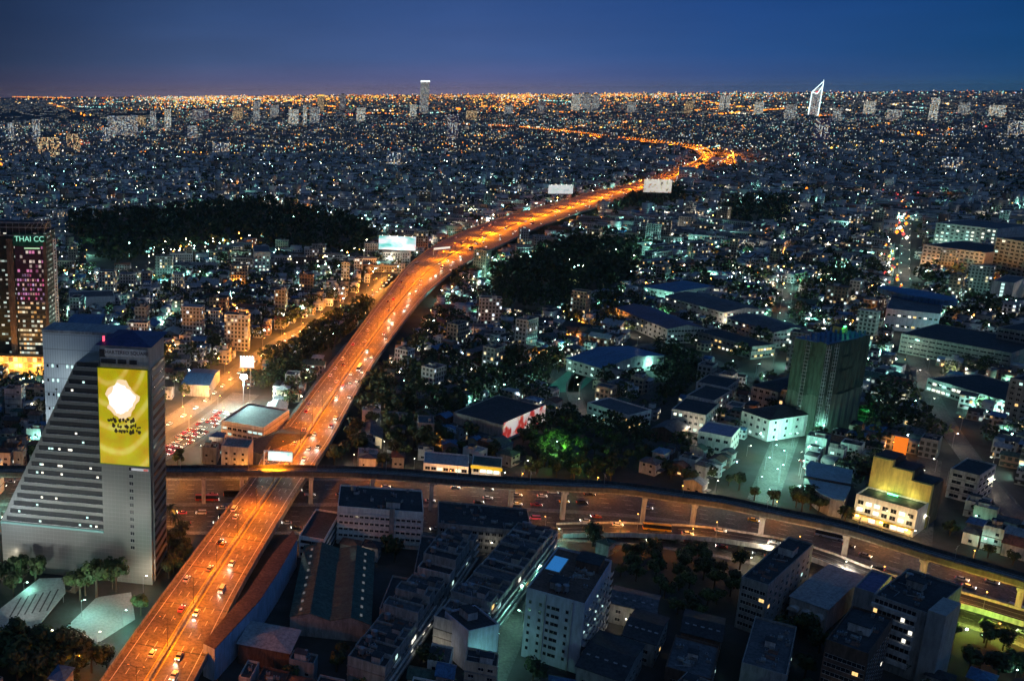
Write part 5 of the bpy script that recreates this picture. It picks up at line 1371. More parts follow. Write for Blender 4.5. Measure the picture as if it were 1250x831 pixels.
for (x, y) in ((206,672),(214,655),(222,690),(212,700),(208,640),(219,668)): p = P(x, y); tree(p.x, p.y, 5, 1.3)
# green floodlit tree
for (x, y) in ((668,545),(690,532),(680,540)): p = P(x, y); tree(p.x, p.y, 2, 1.4)
lamp_post('green garden floodlight under the bright green tree at the centre', P(676, 549), 0, 5, 'g', 500)
f = bpy.data.objects[-1] if False else None
point('green_light', thing('garden_spot', 'green spot light shining up into the trees right of the red banner', 'garden light', P(672, 553)), (0, -7, 6), 9000, (.25, 1, .12), .3).parent and None
link('lamp_head', MB().box(0, 0, 0, .6, .6, 1.1).mesh('lamp_head', [MATS['green_tube']]), bpy.data.objects['garden_spot'])
point('lamp_light', bpy.data.objects['garden_spot'], (2, -9, 12), 9000, (.3, 1, .15), .3)
for (x, y, i_) in ((1200, 775, 0), (1180, 768, 1)):
    t = thing('garden_spot', 'yellow-green spot light in the trees at the lower right, %s of two' % ordw(i_+1), 'garden light', P(x, y))
    link('lamp_head', bpy.data.objects['lamp_head'].data if False else MB().box(0, 0, 0, .5, .5, .6).mesh('lamp_head', [bulb_g]), t)
    point('lamp_light', t, (0, -3, 9), 5000, (.55, 1, .1), .3)
t = lamp_post('sodium lamp by the lower right trees', P(1210, 785), 0, 8, 'o', 900)

# ------------------------------------------------------------------ the rest of the city, generated block by block
rc = random.Random(21)
def near_angle(x, y):
    if x < 0.47 * (y - 300) + 20 and y > 380: return R_(-12)
    k = min(1, max(0, (x - 60) / 150)); return R_(-18 - 30*k)
OCCb = [(o[:, 0].min(), o[:, 0].max(), o[:, 1].min(), o[:, 1].max(), o) for o in OCC + DARK]
cell = {}
for i, (x0, x1, y0, y1, o) in enumerate(OCCb):
    for a in range(int(x0 // 50), int(x1 // 50) + 1):
        for b2 in range(int(y0 // 50), int(y1 // 50) + 1): cell.setdefault((a, b2), []).append(o)
def taken(x, y): return any(inside(o, x, y) for o in cell.get((int(x // 50), int(y // 50)), ()))
def free(x, y, r):
    return not (taken(x, y) or taken(x - r, y) or taken(x + r, y) or taken(x, y - r) or taken(x, y + r))
CAND = []; LANE = []
def inview(x, y, m=40):
    if y < 190: return False
    X, Y = pix((x, y, 10)); return -m < X < 1250 + m and Y < 900
TS = 150
for ty in range(1, 20):
    for tx in range(-8, 20):
        X0, Y0 = tx*TS, ty*TS
        if not any(inview(X0 + a, Y0 + b2, 120) for a in (0, TS) for b2 in (0, TS)): continue
        ang = near_angle(X0 + TS/2, Y0 + TS/2) + (R_(rc.choice((0, 0, 3, -4, 90))) if ty < 7 else R_(rc.uniform(-22, 16) + rc.choice((0, 0, 0, 90))))
        ca, sa = math.cos(ang), math.sin(ang); cxx, cyy = X0 + TS/2, Y0 + TS/2
        style = rc.random(); v = -TS*.75
        while v < TS*.75:
            dep = rc.uniform(7.5, 11.5); lane = rc.random() < .5
            u = -TS*.75
            while u < TS*.75:
                ty_ = rc.random()
                near_ = Y0 < 1000
                kind = ('house' if ty_ < .66 else 'shop' if ty_ < .90 else 'apt' if ty_ < .925 else 'ware') if near_ else ('house' if ty_ < .34 else 'shop' if ty_ < .80 else 'apt' if ty_ < .87 else 'ware')
                w = {'house': rc.uniform(5.5, 9.5), 'shop': rc.uniform(4, 10) if near_ else rc.uniform(9, 44), 'apt': rc.uniform(9, 19), 'ware': rc.uniform(11, 22)}[kind]
                d = min(dep, {'house': rc.uniform(5.5, 9), 'shop': dep, 'apt': dep, 'ware': dep}[kind]) * (1.3 if kind == 'ware' else 1)
                h = {'house': rc.choice((5.5, 6.4, 8.8)), 'shop': 3.2 * rc.choice((2, 2, 3) if near_ else (2, 3, 3, 4)) + .6, 'apt': 3.1 * rc.choice((4, 5) if Y0 < 600 else (5, 6, 7, 9)), 'ware': rc.uniform(5, 8)}[kind]
                a, b2 = u + w/2, v + dep/2
                x, y = cxx + a*ca - b2*sa, cyy + a*sa + b2*ca
                if X0 <= x < X0 + TS and Y0 <= y < Y0 + TS and inview(x, y):
                    rr = max(w, d) * .55
                    if free(x, y, rr):
                        if rc.random() < (.17 if near_ else .12): tree(x, y)
                        else: CAND.append((x, y, ang + (math.pi if rc.random() < .5 else 0), w - .4, d, h, kind, rc.random()))
                        if rc.random() < (.36 if near_ else .25): tree(x + rc.uniform(-8, 8), y + rc.uniform(6, 9))
                if rc.random() < .3 and X0 <= x < X0 + TS and Y0 <= y < Y0 + TS and lane:
                    la, lb = u, v + dep + 2; lx_, ly_ = cxx + la*ca - lb*sa, cyy + la*sa + lb*ca
                    if inview(lx_, ly_) and not taken(lx_, ly_): LANE.append((lx_, ly_, ang))
                u += w + rc.choice((0, .3, 1.5, 3, 6))
            v += dep + (5 if lane else 1.5)
print('candidates', len(CAND), 'trees', len(TREES), 'lanes', len(LANE))
CAND.sort(key=lambda c: -(c[3] * (c[5] + c[4]*.5)) / (c[0]**2 + c[1]**2))
LIM = {'house': 280, 'shop': 240, 'apt': 110, 'ware': 90}
used = {k: 0 for k in LIM}; CHOS, REST = [], []
for c in CAND:
    if used[c[6]] < LIM[c[6]]: used[c[6]] += 1; CHOS.append(c)
    else: REST.append(c)
WL = [('pale', winwall('pale_window_wall', (.42, .43, .44), lit=.13, s=.95)), ('grey', winwall('grey_window_wall', (.22, .23, .25), lit=.13, s=.95)), ('cream', winwall('cream_window_wall', (.40, .35, .27), lit=.13, s=.95)), ('white', winwall('white_window_wall', (.58, .60, .62), lit=.13, s=.95, cw=2.2)), ('brown', winwall('brown_window_wall', (.22, .15, .12), lit=.13, s=.95))]
WP = {'pale': pale, 'grey': greyw, 'cream': plain('cream_render', (.48, .42, .32), .85, .2, .15), 'white': whitep, 'brown': brownw}
RL = {'flat': [('dark', darkr), ('grey', greyr), ('pale', paler), ('dark', darkr)], 'pitch': [('rust-red', rustr), ('grey', greyr), ('blue', bluer), ('dark', darkr), ('green', greenr), ('pale', paler), ('grey', greyr)]}
FLN = {1: 'one', 2: 'two', 3: 'three', 4: 'four', 5: 'five', 6: 'six', 7: 'seven', 8: 'eight', 9: 'nine', 10: 'ten'}
INFO = []
for c in CHOS:
    x, y, a, w, d, h, kind, q_ = c
    wn_, wm = WL[rc.choice((0, 0, 1, 1, 2, 3, 4))]
    flat = kind in ('shop', 'apt') or (kind == 'house' and q_ < .15)
    rn, rm = rc.choice(RL['flat' if flat else 'pitch'])
    lm = min(LM, key=lambda L_: (L_[1] - x)**2 + (L_[2] - y)**2)
    INFO.append([c, wn_, rn, rm, flat, lm, (lm[1] - x)**2 + (lm[2] - y)**2])
rank = {}
for inf in sorted(INFO, key=lambda i: i[6]):
    c, wn_, rn, rm, flat, lm, dd_ = inf
    fl = max(1, int(c[5] / 3.0)); kw = {'house': 'house', 'shop': 'shophouse', 'apt': 'apartment block', 'ware': 'shed'}[c[6]]
    st = '' if c[6] == 'ware' else FLN[fl] + '-storey '
    base = '%s%s %s, %s %s roof' % (st, wn_, kw, rn, 'flat' if flat else ('hipped' if (c[6] == 'house' and c[7] > .55) else 'gabled'))
    key = (base, lm[0]); rank[key] = rank.get(key, 0) + 1
    inf.append(base + ', ' + ('nearest to ' if rank[key] == 1 else ordw(rank[key]) + ' nearest to ') + lm[0])
for inf in INFO:
    (x, y, a, w, d, h, kind, q_), wn_, rn, rm, flat, lm, dd_, label = inf
    dist = math.hypot(x, y)
    name, cat, grp = {'house': ('house', 'house', 'houses of the city'), 'shop': ('shophouse', 'shophouse', 'shophouses of the city'), 'apt': ('apartment_block', 'apartment block', 'apartment blocks of the city'), 'ware': ('shed', 'shed', 'sheds of the city')}[kind]
    # face the front towards the camera
    if Vector((math.cos(a - math.pi/2), math.sin(a - math.pi/2))).dot(Vector((-x, -y))) < 0: a += math.pi
    t = thing(name, label, cat, (x, y, 0), a, grp)
    close = dist < 620
    wm = WP[wn_] if close else dict(WL)[wn_]
    q = MB(); q.box(0, 0, 0, w, d, h, 0, bottom=False)
    if kind in ('shop', 'apt'):
        z = 3.2
        while z < h - 1: q.box(0, -.2, z - .14, w + .1, d + .9, .16, 1); z += 3.2
    off = rc.uniform(0, 4000) // 28 * 28
    q.uv = [(u_ + off, v_) for u_, v_ in q.uv]
    q.build('wall', [wm, conc], t)
    if flat:
        flat_roof(w, d, h).build('roof', [WP[wn_], rm], t)
        if w > 5 and rc.random() < .7: hut(t, rc.uniform(-w/4, w/4), rc.uniform(-d/5, d/5), h + .12, min(4, w*.5), 3, 2.4, rc.choice((pale, greyw)))
        if rc.random() < .5: tank(t, rc.uniform(-w/3, w/3), rc.uniform(-d/3, d/3), h + .1, .8, 1.5)
        if dist < 800: acunits(t, w, d, h + .12, rc.choice((0, 1, 2, 3)))
    elif kind == 'house' and q_ > .55: MB().hip(w, d, h, min(w, d)*.24).build('roof', [rm], t)
    else:
        MB().gable(w, d, h, d*.2, 0, mg=1).build('roof', [rm, WP[wn_]], t)
    if close:
        nz = max(1, int(h/3.1))
        for s_, L in (('f', w), ('r', d), ('l', d)):
            rz = a + {'f': -math.pi/2, 'r': 0, 'l': math.pi}[s_]
            if Vector((math.cos(rz), math.sin(rz))).dot(Vector((-x, -y)).normalized()) < .1: continue
            n_ = max(1, min(8, int(L/3)))
            windows(t, w, d, s_, n_, 1.9, 3.1, nz, rc.choice((.9, 1.2, 1.6)), rc.choice((1.0, 1.3)), .07, skip=.35)
    if kind == 'house' and rc.random() < .5:
        q = MB().box(0, -d/2 - 1.3, 2.6, w*.6, 2.6, .15); q.build('porch_roof', [rm], t)

# lane lamps
LANE.sort(key=lambda p: p[0]**2 + p[1]**2)
sel = []
for p in LANE:
    if all((p[0] - s_[0])**2 + (p[1] - s_[1])**2 > (20 + math.hypot(*p[:2])*.012)**2 for s_ in sel[-160:]): sel.append(p)
print('lane lamps', len(sel))
rank = {}; done = 0; EXTRA = []
for (x, y, a) in sel:
    if done >= 70:
        EXTRA.append((x, y))
        if done < 560:
            done += 1; kd = rc.choice('gggwwgo'); point('alley_light', None, (x, y, 6), rc.uniform(1500, 9500) * (.2 if y < 440 else 1) * (1 + y/900), {'w': (1, .86, .62), 'g': (.36, 1, .78), 'o': SOD}[kd])
        continue
    kd = rc.choice('ggwwwgo' if y > 500 else 'gww')
    lm = min(LM, key=lambda L_: (L_[1] - x)**2 + (L_[2] - y)**2); key = (kd, lm[0]); rank[key] = rank.get(key, 0) + 1
    done += 1
    lamp_post('%s alley lamp, %s near %s counting from the camera' % ({'g': 'cool', 'w': 'pale', 'o': 'sodium'}[kd], ordw(rank[key]), lm[0]), (x, y), 0, 6, kd, rc.uniform(500, 3000) * (1 + y/900) * (.22 if y < 440 else 1), 'lamps in the alleys', rot=a)

# ---- trees: the nearest as individuals, the others as one wood
TREES.sort(key=lambda t_: t_[0]**2 + t_[1]**2)
TREES = [t_ for t_ in TREES if inview(t_[0], t_[1], 20)]
rank = {}
TINFO = []
for (x, y, k, s) in TREES[:295]:
    V = PALM if k == 5 else TV[k]
    lm = min(LM, key=lambda L_: (L_[1] - x)**2 + (L_[2] - y)**2); TINFO.append((x, y, V, s, lm, (lm[1]-x)**2 + (lm[2]-y)**2))
for (x, y, V, s, lm, _) in sorted(TINFO, key=lambda i: i[5]):
    key = (V[3], lm[0]); rank[key] = rank.get(key, 0) + 1
    t = thing('tree' if V is not PALM else 'palm_tree', '%s, %s to %s' % (V[3], ordw(rank[key], 'nearest') + ('' if rank[key] == 1 else ' nearest'), lm[0]), 'tree', (x, y, 0), rc.uniform(0, 6.28), 'trees between the buildings')
    t.scale = (s, s, s * rc.uniform(.85, 1.1))
    link('crown', V[0], t, (0, 0, 4.9 if V is not PALM else 6.9)); link('trunk', V[1], t)
# low-count crowns baked into one mesh
def bulk_leaves(name, items, per, label):
    rg = np.random.default_rng(3); V_, F_, M_ = [], [], []
    n_ = len(items)
    if not n_: return
    it = np.array([(x, y, s) for x, y, s in items])
    th = rg.uniform(0, 2*np.pi, (n_, per)); z = rg.uniform(-.75, 1, (n_, per)); rr = np.sqrt(1 - z**2) * rg.uniform(.65, 1.12, (n_, per)); lob = 1 + .3*np.sin(3*th + rg.uniform(0, 6, (n_, 1)))
    cx = it[:, 0:1] + it[:, 2:3]*3.7*rr*np.cos(th)*lob; cy = it[:, 1:2] + it[:, 2:3]*3.7*rr*np.sin(th)*lob; cz = it[:, 2:3]*(5.6 + 3.0*z*rg.uniform(.8, 1.15, (n_, per)))
    c = np.stack([cx, cy, cz], -1).reshape(-1, 3); N_ = len(c)
    sz = np.repeat(it[:, 2], per) * (1.0 if per > 60 else 1.5)
    u = rg.normal(size=(N_, 3)); u /= np.linalg.norm(u, axis=1, keepdims=True); w = np.cross(u, rg.normal(size=(N_, 3))); w /= np.linalg.norm(w, axis=1, keepdims=True)
    s = (sz * rg.uniform(.5, 1.1, N_))[:, None]
    v = np.stack([c - u*s, c + w*s*.7, c + u*s, c - w*s*.7], 1).reshape(-1, 3)
    me = bpy.data.meshes.new(name); me.vertices.add(len(v)); me.vertices.foreach_set('co', v.astype(np.float32).ravel())
    me.loops.add(N_*4); me.loops.foreach_set('vertex_index', np.arange(N_*4, dtype=np.int32)); me.polygons.add(N_)
    me.polygons.foreach_set('loop_start', np.arange(0, N_*4, 4, dtype=np.int32))
    try: me.polygons.foreach_set('loop_total', np.full(N_, 4, dtype=np.int32))
    except Exception: pass
    me.materials.append(leafA); me.materials.append(leafB); me.polygons.foreach_set('material_index', rg.choice([0, 0, 1], N_).astype(np.int32))
    me.update(calc_edges=True); o = link(name, me); tag(o, label, None, kind='stuff')
bulk_leaves('distant_woods', [(x, y, s) for x, y, k, s in TREES[295:1500]], 90, 'dark tree cover among the farther blocks')
bulk_leaves('distant_woods', [(x, y, s*1.2) for x, y, k, s in TREES[1500:]], 36, 'dark tree cover in the far city')
print('trees', len(TREES))

# ---- bulk buildings
def bulk_boxes(name, arr, mats, label, tops=None, gab=None):
    """arr: rows x,y,ang,w,d,h,wallidx,roofidx ; mats walls+roofs"""
    a = np.array(arr, dtype=np.float64); n_ = len(a)
    c, s = np.cos(a[:, 2]), np.sin(a[:, 2]); hw_, hd = a[:, 3]/2, a[:, 4]/2
    vs = []
    for sx_, sy in ((-1, -1), (1, -1), (1, 1), (-1, 1)):
        X = a[:, 0] + sx_*hw_*c - sy*hd*s; Y = a[:, 1] + sx_*hw_*s + sy*hd*c
        vs.append((X, Y))
    v = np.zeros((n_, 10, 3))
    for i, (X, Y) in enumerate(vs): v[:, i, 0] = X; v[:, i, 1] = Y; v[:, i+4, 0] = X; v[:, i+4, 1] = Y; v[:, i+4, 2] = a[:, 5]
    g_ = a[:, 8] if a.shape[1] > 8 else np.zeros(n_)
    for i, sx_ in ((8, -1), (9, 1)):
        v[:, i, 0] = a[:, 0] + sx_*hw_*c; v[:, i, 1] = a[:, 1] + sx_*hw_*s; v[:, i, 2] = a[:, 5] + g_
    faces = [(0,1,5,4), (1,2,6,5), (2,3,7,6), (3,0,4,7), (4,5,9,8), (6,7,8,9), (5,6,9,9), (7,4,8,8)]
    # quads for walls and two roof slopes, triangles for gable ends
    quads = np.array([(0,1,5,4), (1,2,6,5), (2,3,7,6), (3,0,4,7), (4,5,9,8), (6,7,8,9)]); tris = np.array([(5,6,9), (7,4,8)])
    base = (np.arange(n_)*10)[:, None, None]
    Lq = (base + quads[None]).reshape(n_, -1); Lt = (base + tris[None]).reshape(n_, -1)
    loops = np.concatenate([Lq, Lt], 1).ravel().astype(np.int32)
    per = 6*4 + 2*3; ls = np.array([0, 4, 8, 12, 16, 20, 24, 27]); starts = ((np.arange(n_)*per)[:, None] + ls[None]).ravel().astype(np.int32)
    me = bpy.data.meshes.new(name); me.vertices.add(n_*10); me.vertices.foreach_set('co', v.astype(np.float32).ravel())
    me.loops.add(len(loops)); me.loops.foreach_set('vertex_index', loops); me.polygons.add(len(starts)); me.polygons.foreach_set('loop_start', starts)
    try: me.polygons.foreach_set('loop_total', np.tile(np.array([4]*6 + [3]*2, dtype=np.int32), n_))
    except Exception: pass
    mi = np.zeros((n_, 8), dtype=np.int32); mi[:] = a[:, 6:7]; mi[:, 4:6] = a[:, 7:8]; me.polygons.foreach_set('material_index', mi.ravel())
    for m_ in mats: me.materials.append(m_)
    rg = np.random.default_rng(5); off = np.floor(rg.uniform(0, 300, n_))*28
    uv = np.zeros((n_, per, 2))
    for k, L in ((0, a[:, 3]), (1, a[:, 4]), (2, a[:, 3]), (3, a[:, 4])):
        o_ = off + k*56
        uv[:, k*4, 0] = o_; uv[:, k*4+1, 0] = o_ + L; uv[:, k*4+2, 0] = o_ + L; uv[:, k*4+3, 0] = o_
        uv[:, k*4+2, 1] = a[:, 5]; uv[:, k*4+3, 1] = a[:, 5]
    l_ = me.uv_layers.new(name='uv'); me.update(calc_edges=True); l_.data.foreach_set('uv', uv.astype(np.float32).ravel())
    o = link(name, me); tag(o, label, None, kind='stuff'); return o
bm = [m_ for _, m_ in WL] + [darkr, greyr, paler, bluer, rustr, greenr]
rows = []
for (x, y, a, w, d, h, kind, q_) in REST:
    fl = kind in ('shop', 'apt'); rows.append((x, y, a, w, d, h, rc.choice((0, 0, 1, 2, 3, 3, 4)), 5 + (rc.choice((0, 0, 0, 1, 2, 2)) if fl else rc.choice((0, 0, 1, 2, 2, 3, 4, 5))), .15 if fl else d*.2))
    if fl and w > 7 and rc.random() < .6: rows.append((x, y, a, 3.5, 3, h + 2.6, 0, 6, .1))
bulk_boxes('distant_houses', rows, bm, 'crowded houses and blocks of the middle distance')
FW = [winwall('far_wall_a', (.34, .38, .42), lit=.26, cw=4, ch=4, s=.9), winwall('far_wall_b', (.18, .18, .20), lit=.18, cw=4, ch=4, s=.8), winwall('far_wall_c', (.30, .27, .23), lit=.24, cw=4.5, ch=4, s=.9)]
rows = []
rg = np.random.default_rng(9)
def scatter(n_, y0, y1, p=1.0):
    """points in the view wedge, roughly uniform per ground area"""
    y = (rg.uniform(0, 1, n_) * (y1**(1+p) - y0**(1+p)) + y0**(1+p))**(1/(1+p)); k = rg.uniform(-.26, .93, n_); return np.stack([k*y, y], 1)
mp_ = [(q[0].x, q[0].y) for q in mains[::30]]
MPA = np.array(mp_)
def clear_of_main(pts, r=60):
    d2 = ((pts[:, None, :] - MPA[None])**2).sum(-1).min(1); return pts[d2 > r*r]
for (x, y) in clear_of_main(scatter(9500, 2950, 7000)): rows.append((x, y, rg.uniform(0, 3), rg.uniform(14, 40), rg.uniform(10, 24), rg.choice([7, 10, 13, 16, 24]), rg.integers(0, 3), 3 + rg.choice([0, 1, 1, 2, 3, 4, 5]), .2))
for (x, y) in scatter(9000, 7000, 30000, .6): rows.append((x, y, rg.uniform(0, 3), rg.uniform(40, 120), rg.uniform(30, 80), rg.choice([8, 12, 16, 26]), rg.integers(0, 3), 3 + rg.choice([0, 1, 1, 2, 3]), .2))
DK = [np.array([tuple(P(x, y).xy) for x, y in pl_]) for pl_ in ([(-60,138),(90,134),(230,141),(215,147),(60,156),(-60,160)], [(300,145),(470,141),(500,146),(330,150)], [(930,212),(990,205),(1010,215),(940,222)], [(280,222),(420,216),(470,224),(300,232)], [(1090,186),(1230,180),(1240,190),(1100,196)])]
indk = lambda x, y: any(inside(o, x, y) for o in DK)
rows = [r_ for r_ in rows if not indk(r_[0], r_[1]) or rg.random() < .5]
bulk_boxes('far_city', rows, FW + bm[5:], 'low buildings of the far city out to the horizon')

# ---- far lights
_gr = np.random.default_rng(4).uniform(0, 1, (64, 64))
def vnoise(x, y, s):
    u, v = x/s, y/s; i, j = int(math.floor(u)), int(math.floor(v)); fu, fv = u - i, v - j; fu, fv = fu*fu*(3-2*fu), fv*fv*(3-2*fv)
    g = lambda a, b_: _gr[a % 64, b_ % 64]
    return (g(i, j)*(1-fu) + g(i+1, j)*fu)*(1-fv) + (g(i, j+1)*(1-fu) + g(i+1, j+1)*fu)*fv
def dens(x, y, s): return (vnoise(x, y, s)*.6 + vnoise(x + 99, y - 77, s*.3)*.4)
def bulk_bulbs(name, pts, label):
    """pts rows x,y,z,size,col"""
    a = np.array(pts, dtype=float); n_ = len(a)
    if len(fbulbs) > 10:
        a[:, 4] += 7 * (rg.random(n_) < np.where(a[:, 2] == 9, .1, .58)); far_ = a[:, 1] > 9000; a[far_, 3] *= np.exp((a[far_, 1] - 9000) * .8e-5)
    o8 = np.array([(1,0,0), (0,1,0), (-1,0,0), (0,-1,0), (0,0,1), (0,0,-1)]) * .5
    v = a[:, None, :3] + o8[None] * a[:, 3][:, None, None]
    tr = np.array([(0,1,4), (1,2,4), (2,3,4), (3,0,4), (1,0,5), (2,1,5), (3,2,5), (0,3,5)])
    loops = ((np.arange(n_)*6)[:, None, None] + tr[None]).ravel().astype(np.int32)
    me = bpy.data.meshes.new(name); me.vertices.add(n_*6); me.vertices.foreach_set('co', v.astype(np.float32).ravel())
    me.loops.add(len(loops)); me.loops.foreach_set('vertex_index', loops); me.polygons.add(n_*8); me.polygons.foreach_set('loop_start', np.arange(0, n_*24, 3, dtype=np.int32))
    try: me.polygons.foreach_set('loop_total', np.full(n_*8, 3, dtype=np.int32))
    except Exception: pass
    me.polygons.foreach_set('material_index', np.repeat(a[:, 4].astype(np.int32), 8))
    for m_ in fbulbs: me.materials.append(m_)
    me.update(calc_edges=True); o = link(name, me); tag(o, label, None, kind='stuff')
B = []
WCH = [.30, .40, .04, .08, .14, .02, .02]; OCH = [.14, .05, .38, .39, .0, .03, .01]
for (x, y) in EXTRA: B.append((x, y, 7, .5 + y*.0006, rg.choice(7, p=WCH)))
def keep(x, y): return not taken(x, y)
for c in REST:
    x, y = c[0], c[1]
    if rg.random() < 1.5*dens(x, y, 260)**1.6: B.append((x + rg.uniform(-9, 9), y - rg.uniform(4, 10), rg.uniform(3, c[5]), .3 + y*rg.uniform(.0001, .0007), rg.choice(7, p=WCH)))
for (x, y) in clear_of_main(scatter(16000, 2950, 7000)):
    if rg.random() < 2.6*dens(x, y, 600)**3.2: B.append((x, y, rg.uniform(4, 26), rg.uniform(1.2, 4.8), rg.choice(7, p=OCH if vnoise(x + 500, y, 900) > .68 else WCH)))
def warm(x, y):          # the old town in the middle of the view burns warmer
    k = x / y; return np.exp(-((k - .24) / .30)**2)
for (x, y) in scatter(24000, 7000, 34000, .2):
    if rg.random() > 3.2*dens(x, y, y*.16)**3.6*(.45 + warm(x, y)): continue
    wv_ = warm(x, y); B.append((x, y, rg.uniform(8, 45), rg.uniform(.0006, .0014)*y, rg.choice(7, p=OCH if rg.random() < wv_*.95 + .15 else WCH)))
for (x, y) in scatter(3000, 16000, 44500, .3):
    if rg.random() < (warm(x, y) + .1)*1.5*dens(x, y, 3500)**1.5: B.append((x, y, rg.uniform(10, 60), rg.uniform(.0006, .0012)*y, rg.choice([0, 2, 3, 3])))
def string(px, gap, cols, size, jit=4, z=9, n=1):
    pts = smooth([P(x, y).xy for x, y in px], 60)
    for (p, d, s) in resamp(pts, gap):
        for _ in range(n): B.append((p.x + rg.uniform(-jit, jit), p.y + rg.uniform(-jit, jit), z, size*rg.uniform(.8, 1.9), rg.choice(cols)))
for _ in range(110):
    yy0 = rg.uniform(118, 200); xx0 = rg.uniform(-20, 1200); ln_ = rg.uniform(30, 130) * (yy0 / 160 if yy0 < 160 else 1); sl = rg.normal(0, .04) if rg.random() < .8 else rg.normal(0, .12)
    yy1 = max(116.5, min(205, yy0 + sl*ln_)); dd_ = 195*1180/(yy0 - 110)
    string([(xx0, yy0), (xx0 + ln_*.5, (yy0+yy1)/2 + rg.normal(0, .6)), (xx0 + ln_, yy1)], dd_*.0058, [[2,2,3], [0,1,1], [3,0,0], [2,5,0]][rg.choice(4, p=[.45, .3, .15, .1])], dd_*.0009, dd_*.0028)
string([(0,205),(40,175),(120,158),(200,150)], 60, [2,2,3,0], 7, 30); string([(300,158),(420,158),(520,155),(620,151)], 34, [2,2,2,3,0], 7, 20)
string([(340,152),(420,146),(500,144)], 40, [2,3,2], 8, 30); string([(540,135),(640,128),(760,130),(900,126)], 90, [2,2,3], 15, 80); string([(580,126),(700,123),(860,122)], 120, [2,3,3], 18, 100)
string([(745,152),(820,147),(900,138),(960,133)], 40, [2,2,3], 9, 20); string([(640,158),(702,155),(760,160)], 40, [1,0,3], 6, 20)
string([(200,140),(300,134),(400,133),(500,137)], 70, [2,3,0], 10, 60); string([(960,140),(1000,144),(1010,140)], 30, [2,0,2], 9, 40, n=2); string([(900,205),(940,198),(1000,186),(1060,178),(1100,172)], 30, [2,3,0,1], 6, 20)
string([(1120,165),(1180,158),(1250,155)], 45, [2,3,5,0], 8, 30); string([(0,127),(100,125),(200,124),(350,122)], 260, [0,0,3,1], 22, 300); string([(900,116),(1050,114),(1250,114)], 700, [1,0,4], 40, 600)
string([(250,127),(420,121),(620,118),(820,116)], 260, [2,3,3,0], 34, 500, n=2); string([(60,180),(110,172),(75,190)], 30, [5,2,0], 5, 20, n=2)
string([(985,235),(1060,238),(1150,245)], 28, [2,0,5], 4, 14); string([(1100,240),(1098,300)], 26, [2,5,0], 3.4, 8); string([(230,258),(330,250),(420,246)], 26, [1,0], 3, 12)
string([(160,320),(230,308),(330,296)], 14, [1,1,0,3], 2.4, 22, n=2); string([(340,300),(440,312),(468,318)], 16, [1,0,3], 2, 12); string([(700,312),(760,300),(860,306)], 16, [1,0], 1.8, 8)
string([(820,277),(900,280),(1010,285)], 14, [1,0,1], 2, 6); string([(1080,300),(1100,400)], 14, [2,0,5,3], 2, 6)
for (p, d, s) in resamp(main, 26):
    if p.y > 2300:
        for o_ in (-12, 12): c_ = off_pts(p, d, o_); B.append((c_.x, c_.y, 16, 2.2 + p.y*.0006, rg.choice([2, 2, 2, 3])))
B = [b_ for b_ in B if not indk(b_[0], b_[1]) or rg.random() < .14]
bulk_bulbs('distant_lights', B, 'scattered street lamps and lit signs of the far city')
fb_old = fbulbs; fbulbs = [emi('near_bulb_' + n_, c_, s_) for n_, c_, s_ in (('white', (1, .85, .6), 75), ('cool', (.5, 1, .85), 70), ('orange', (1, .32, .05), 95), ('blue', (.55, .75, 1), 60))]
B2 = []
for c in REST:
    x, y = c[0], c[1]
    if y < 2950 and rg.random() < .1 + 1.2*dens(x, y, 320)**1.9: B2.append((x + rg.uniform(-7, 7), y - rg.uniform(6, 9), rg.uniform(4, 9), rg.uniform(.4, .9) + y*.00013, rg.choice(4, p=[.28, .50, .08, .14])))
for poly_, n_ in (([(90,322),(180,300),(330,292),(330,318),(200,330)], 34), ([(330,330),(450,300),(465,330),(400,350)], 22), ([(640,345),(760,300),(800,330),(700,385)], 14), ([(130,290),(420,262),(440,276),(200,296)], 8)):
    pg_ = in_poly_px(poly_); 
    for _ in range(n_):
        u_ = rg.dirichlet([1]*len(pg_)); B2.append((sum(a*b_[0] for a, b_ in zip(u_, pg_)), sum(a*b_[1] for a, b_ in zip(u_, pg_)), rg.uniform(9, 16), rg.uniform(.7, 1.3), rg.choice(4, p=[.4, .5, .1, 0])))
bulk_bulbs('distant_lights', B2, 'bright alley lamps among the blocks of the middle distance')
print('bright bulbs', len(B2))
print('bulbs', len(B))

# ---- named far towers
def far_tower(label, px, basey, topy, wpx, mat_, cap=None, name='far_tower', z=None):
    topy -= 5; p = P(px, basey); dist = p.y; w = wpx * math.hypot(p.x, p.y) / F; ht = H - (H - 0) * 1.0
    lo, hi = 0, 600
    for _ in range(40):
        mid_ = (lo + hi)/2
        if pix((p.x, p.y, mid_))[1] > topy: lo = mid_
        else: hi = mid_
    t = thing(name, label, 'tower', (p.x, p.y, 0), math.atan2(-p.x, p.y))
    MB().box(0, 0, 0, w, w*.7, lo, 0).build('shaft', mat_, t)
    if cap: MB().box(0, 0, lo + .01, w*1.05, w*.75, lo*.035 + 4, 0).build('crown_light', cap, t)
    else: MB().box(0, 0, lo + .01, w*.5, w*.4, 8, 0).build('roof_house', greyr, t)
    return t, w, lo
fw1 = winwall('far_tower_wall', (.7, .74, .85), lit=.55, cw=4, ch=4, s=.85); fw2 = winwall('far_tower_violet', (.6, .42, .66), lit=.4, cw=4, ch=4, s=.8); fw3 = winwall('far_tower_bright', (.6, .65, .65), lit=.75, cw=4, ch=4, s=1.1); fw4 = winwall('far_tower_warm', (.5, .4, .35), lit=.6, cw=4, ch=4, s=1.0, tint=[(1, .7, .3), (1, .85, .5), (1, .5, .2)])
capw = emi('crown_white', (.9, 1, .95), 1.6, False); capy = emi('crown_yellow', (1, .65, .1), 1.4, False)
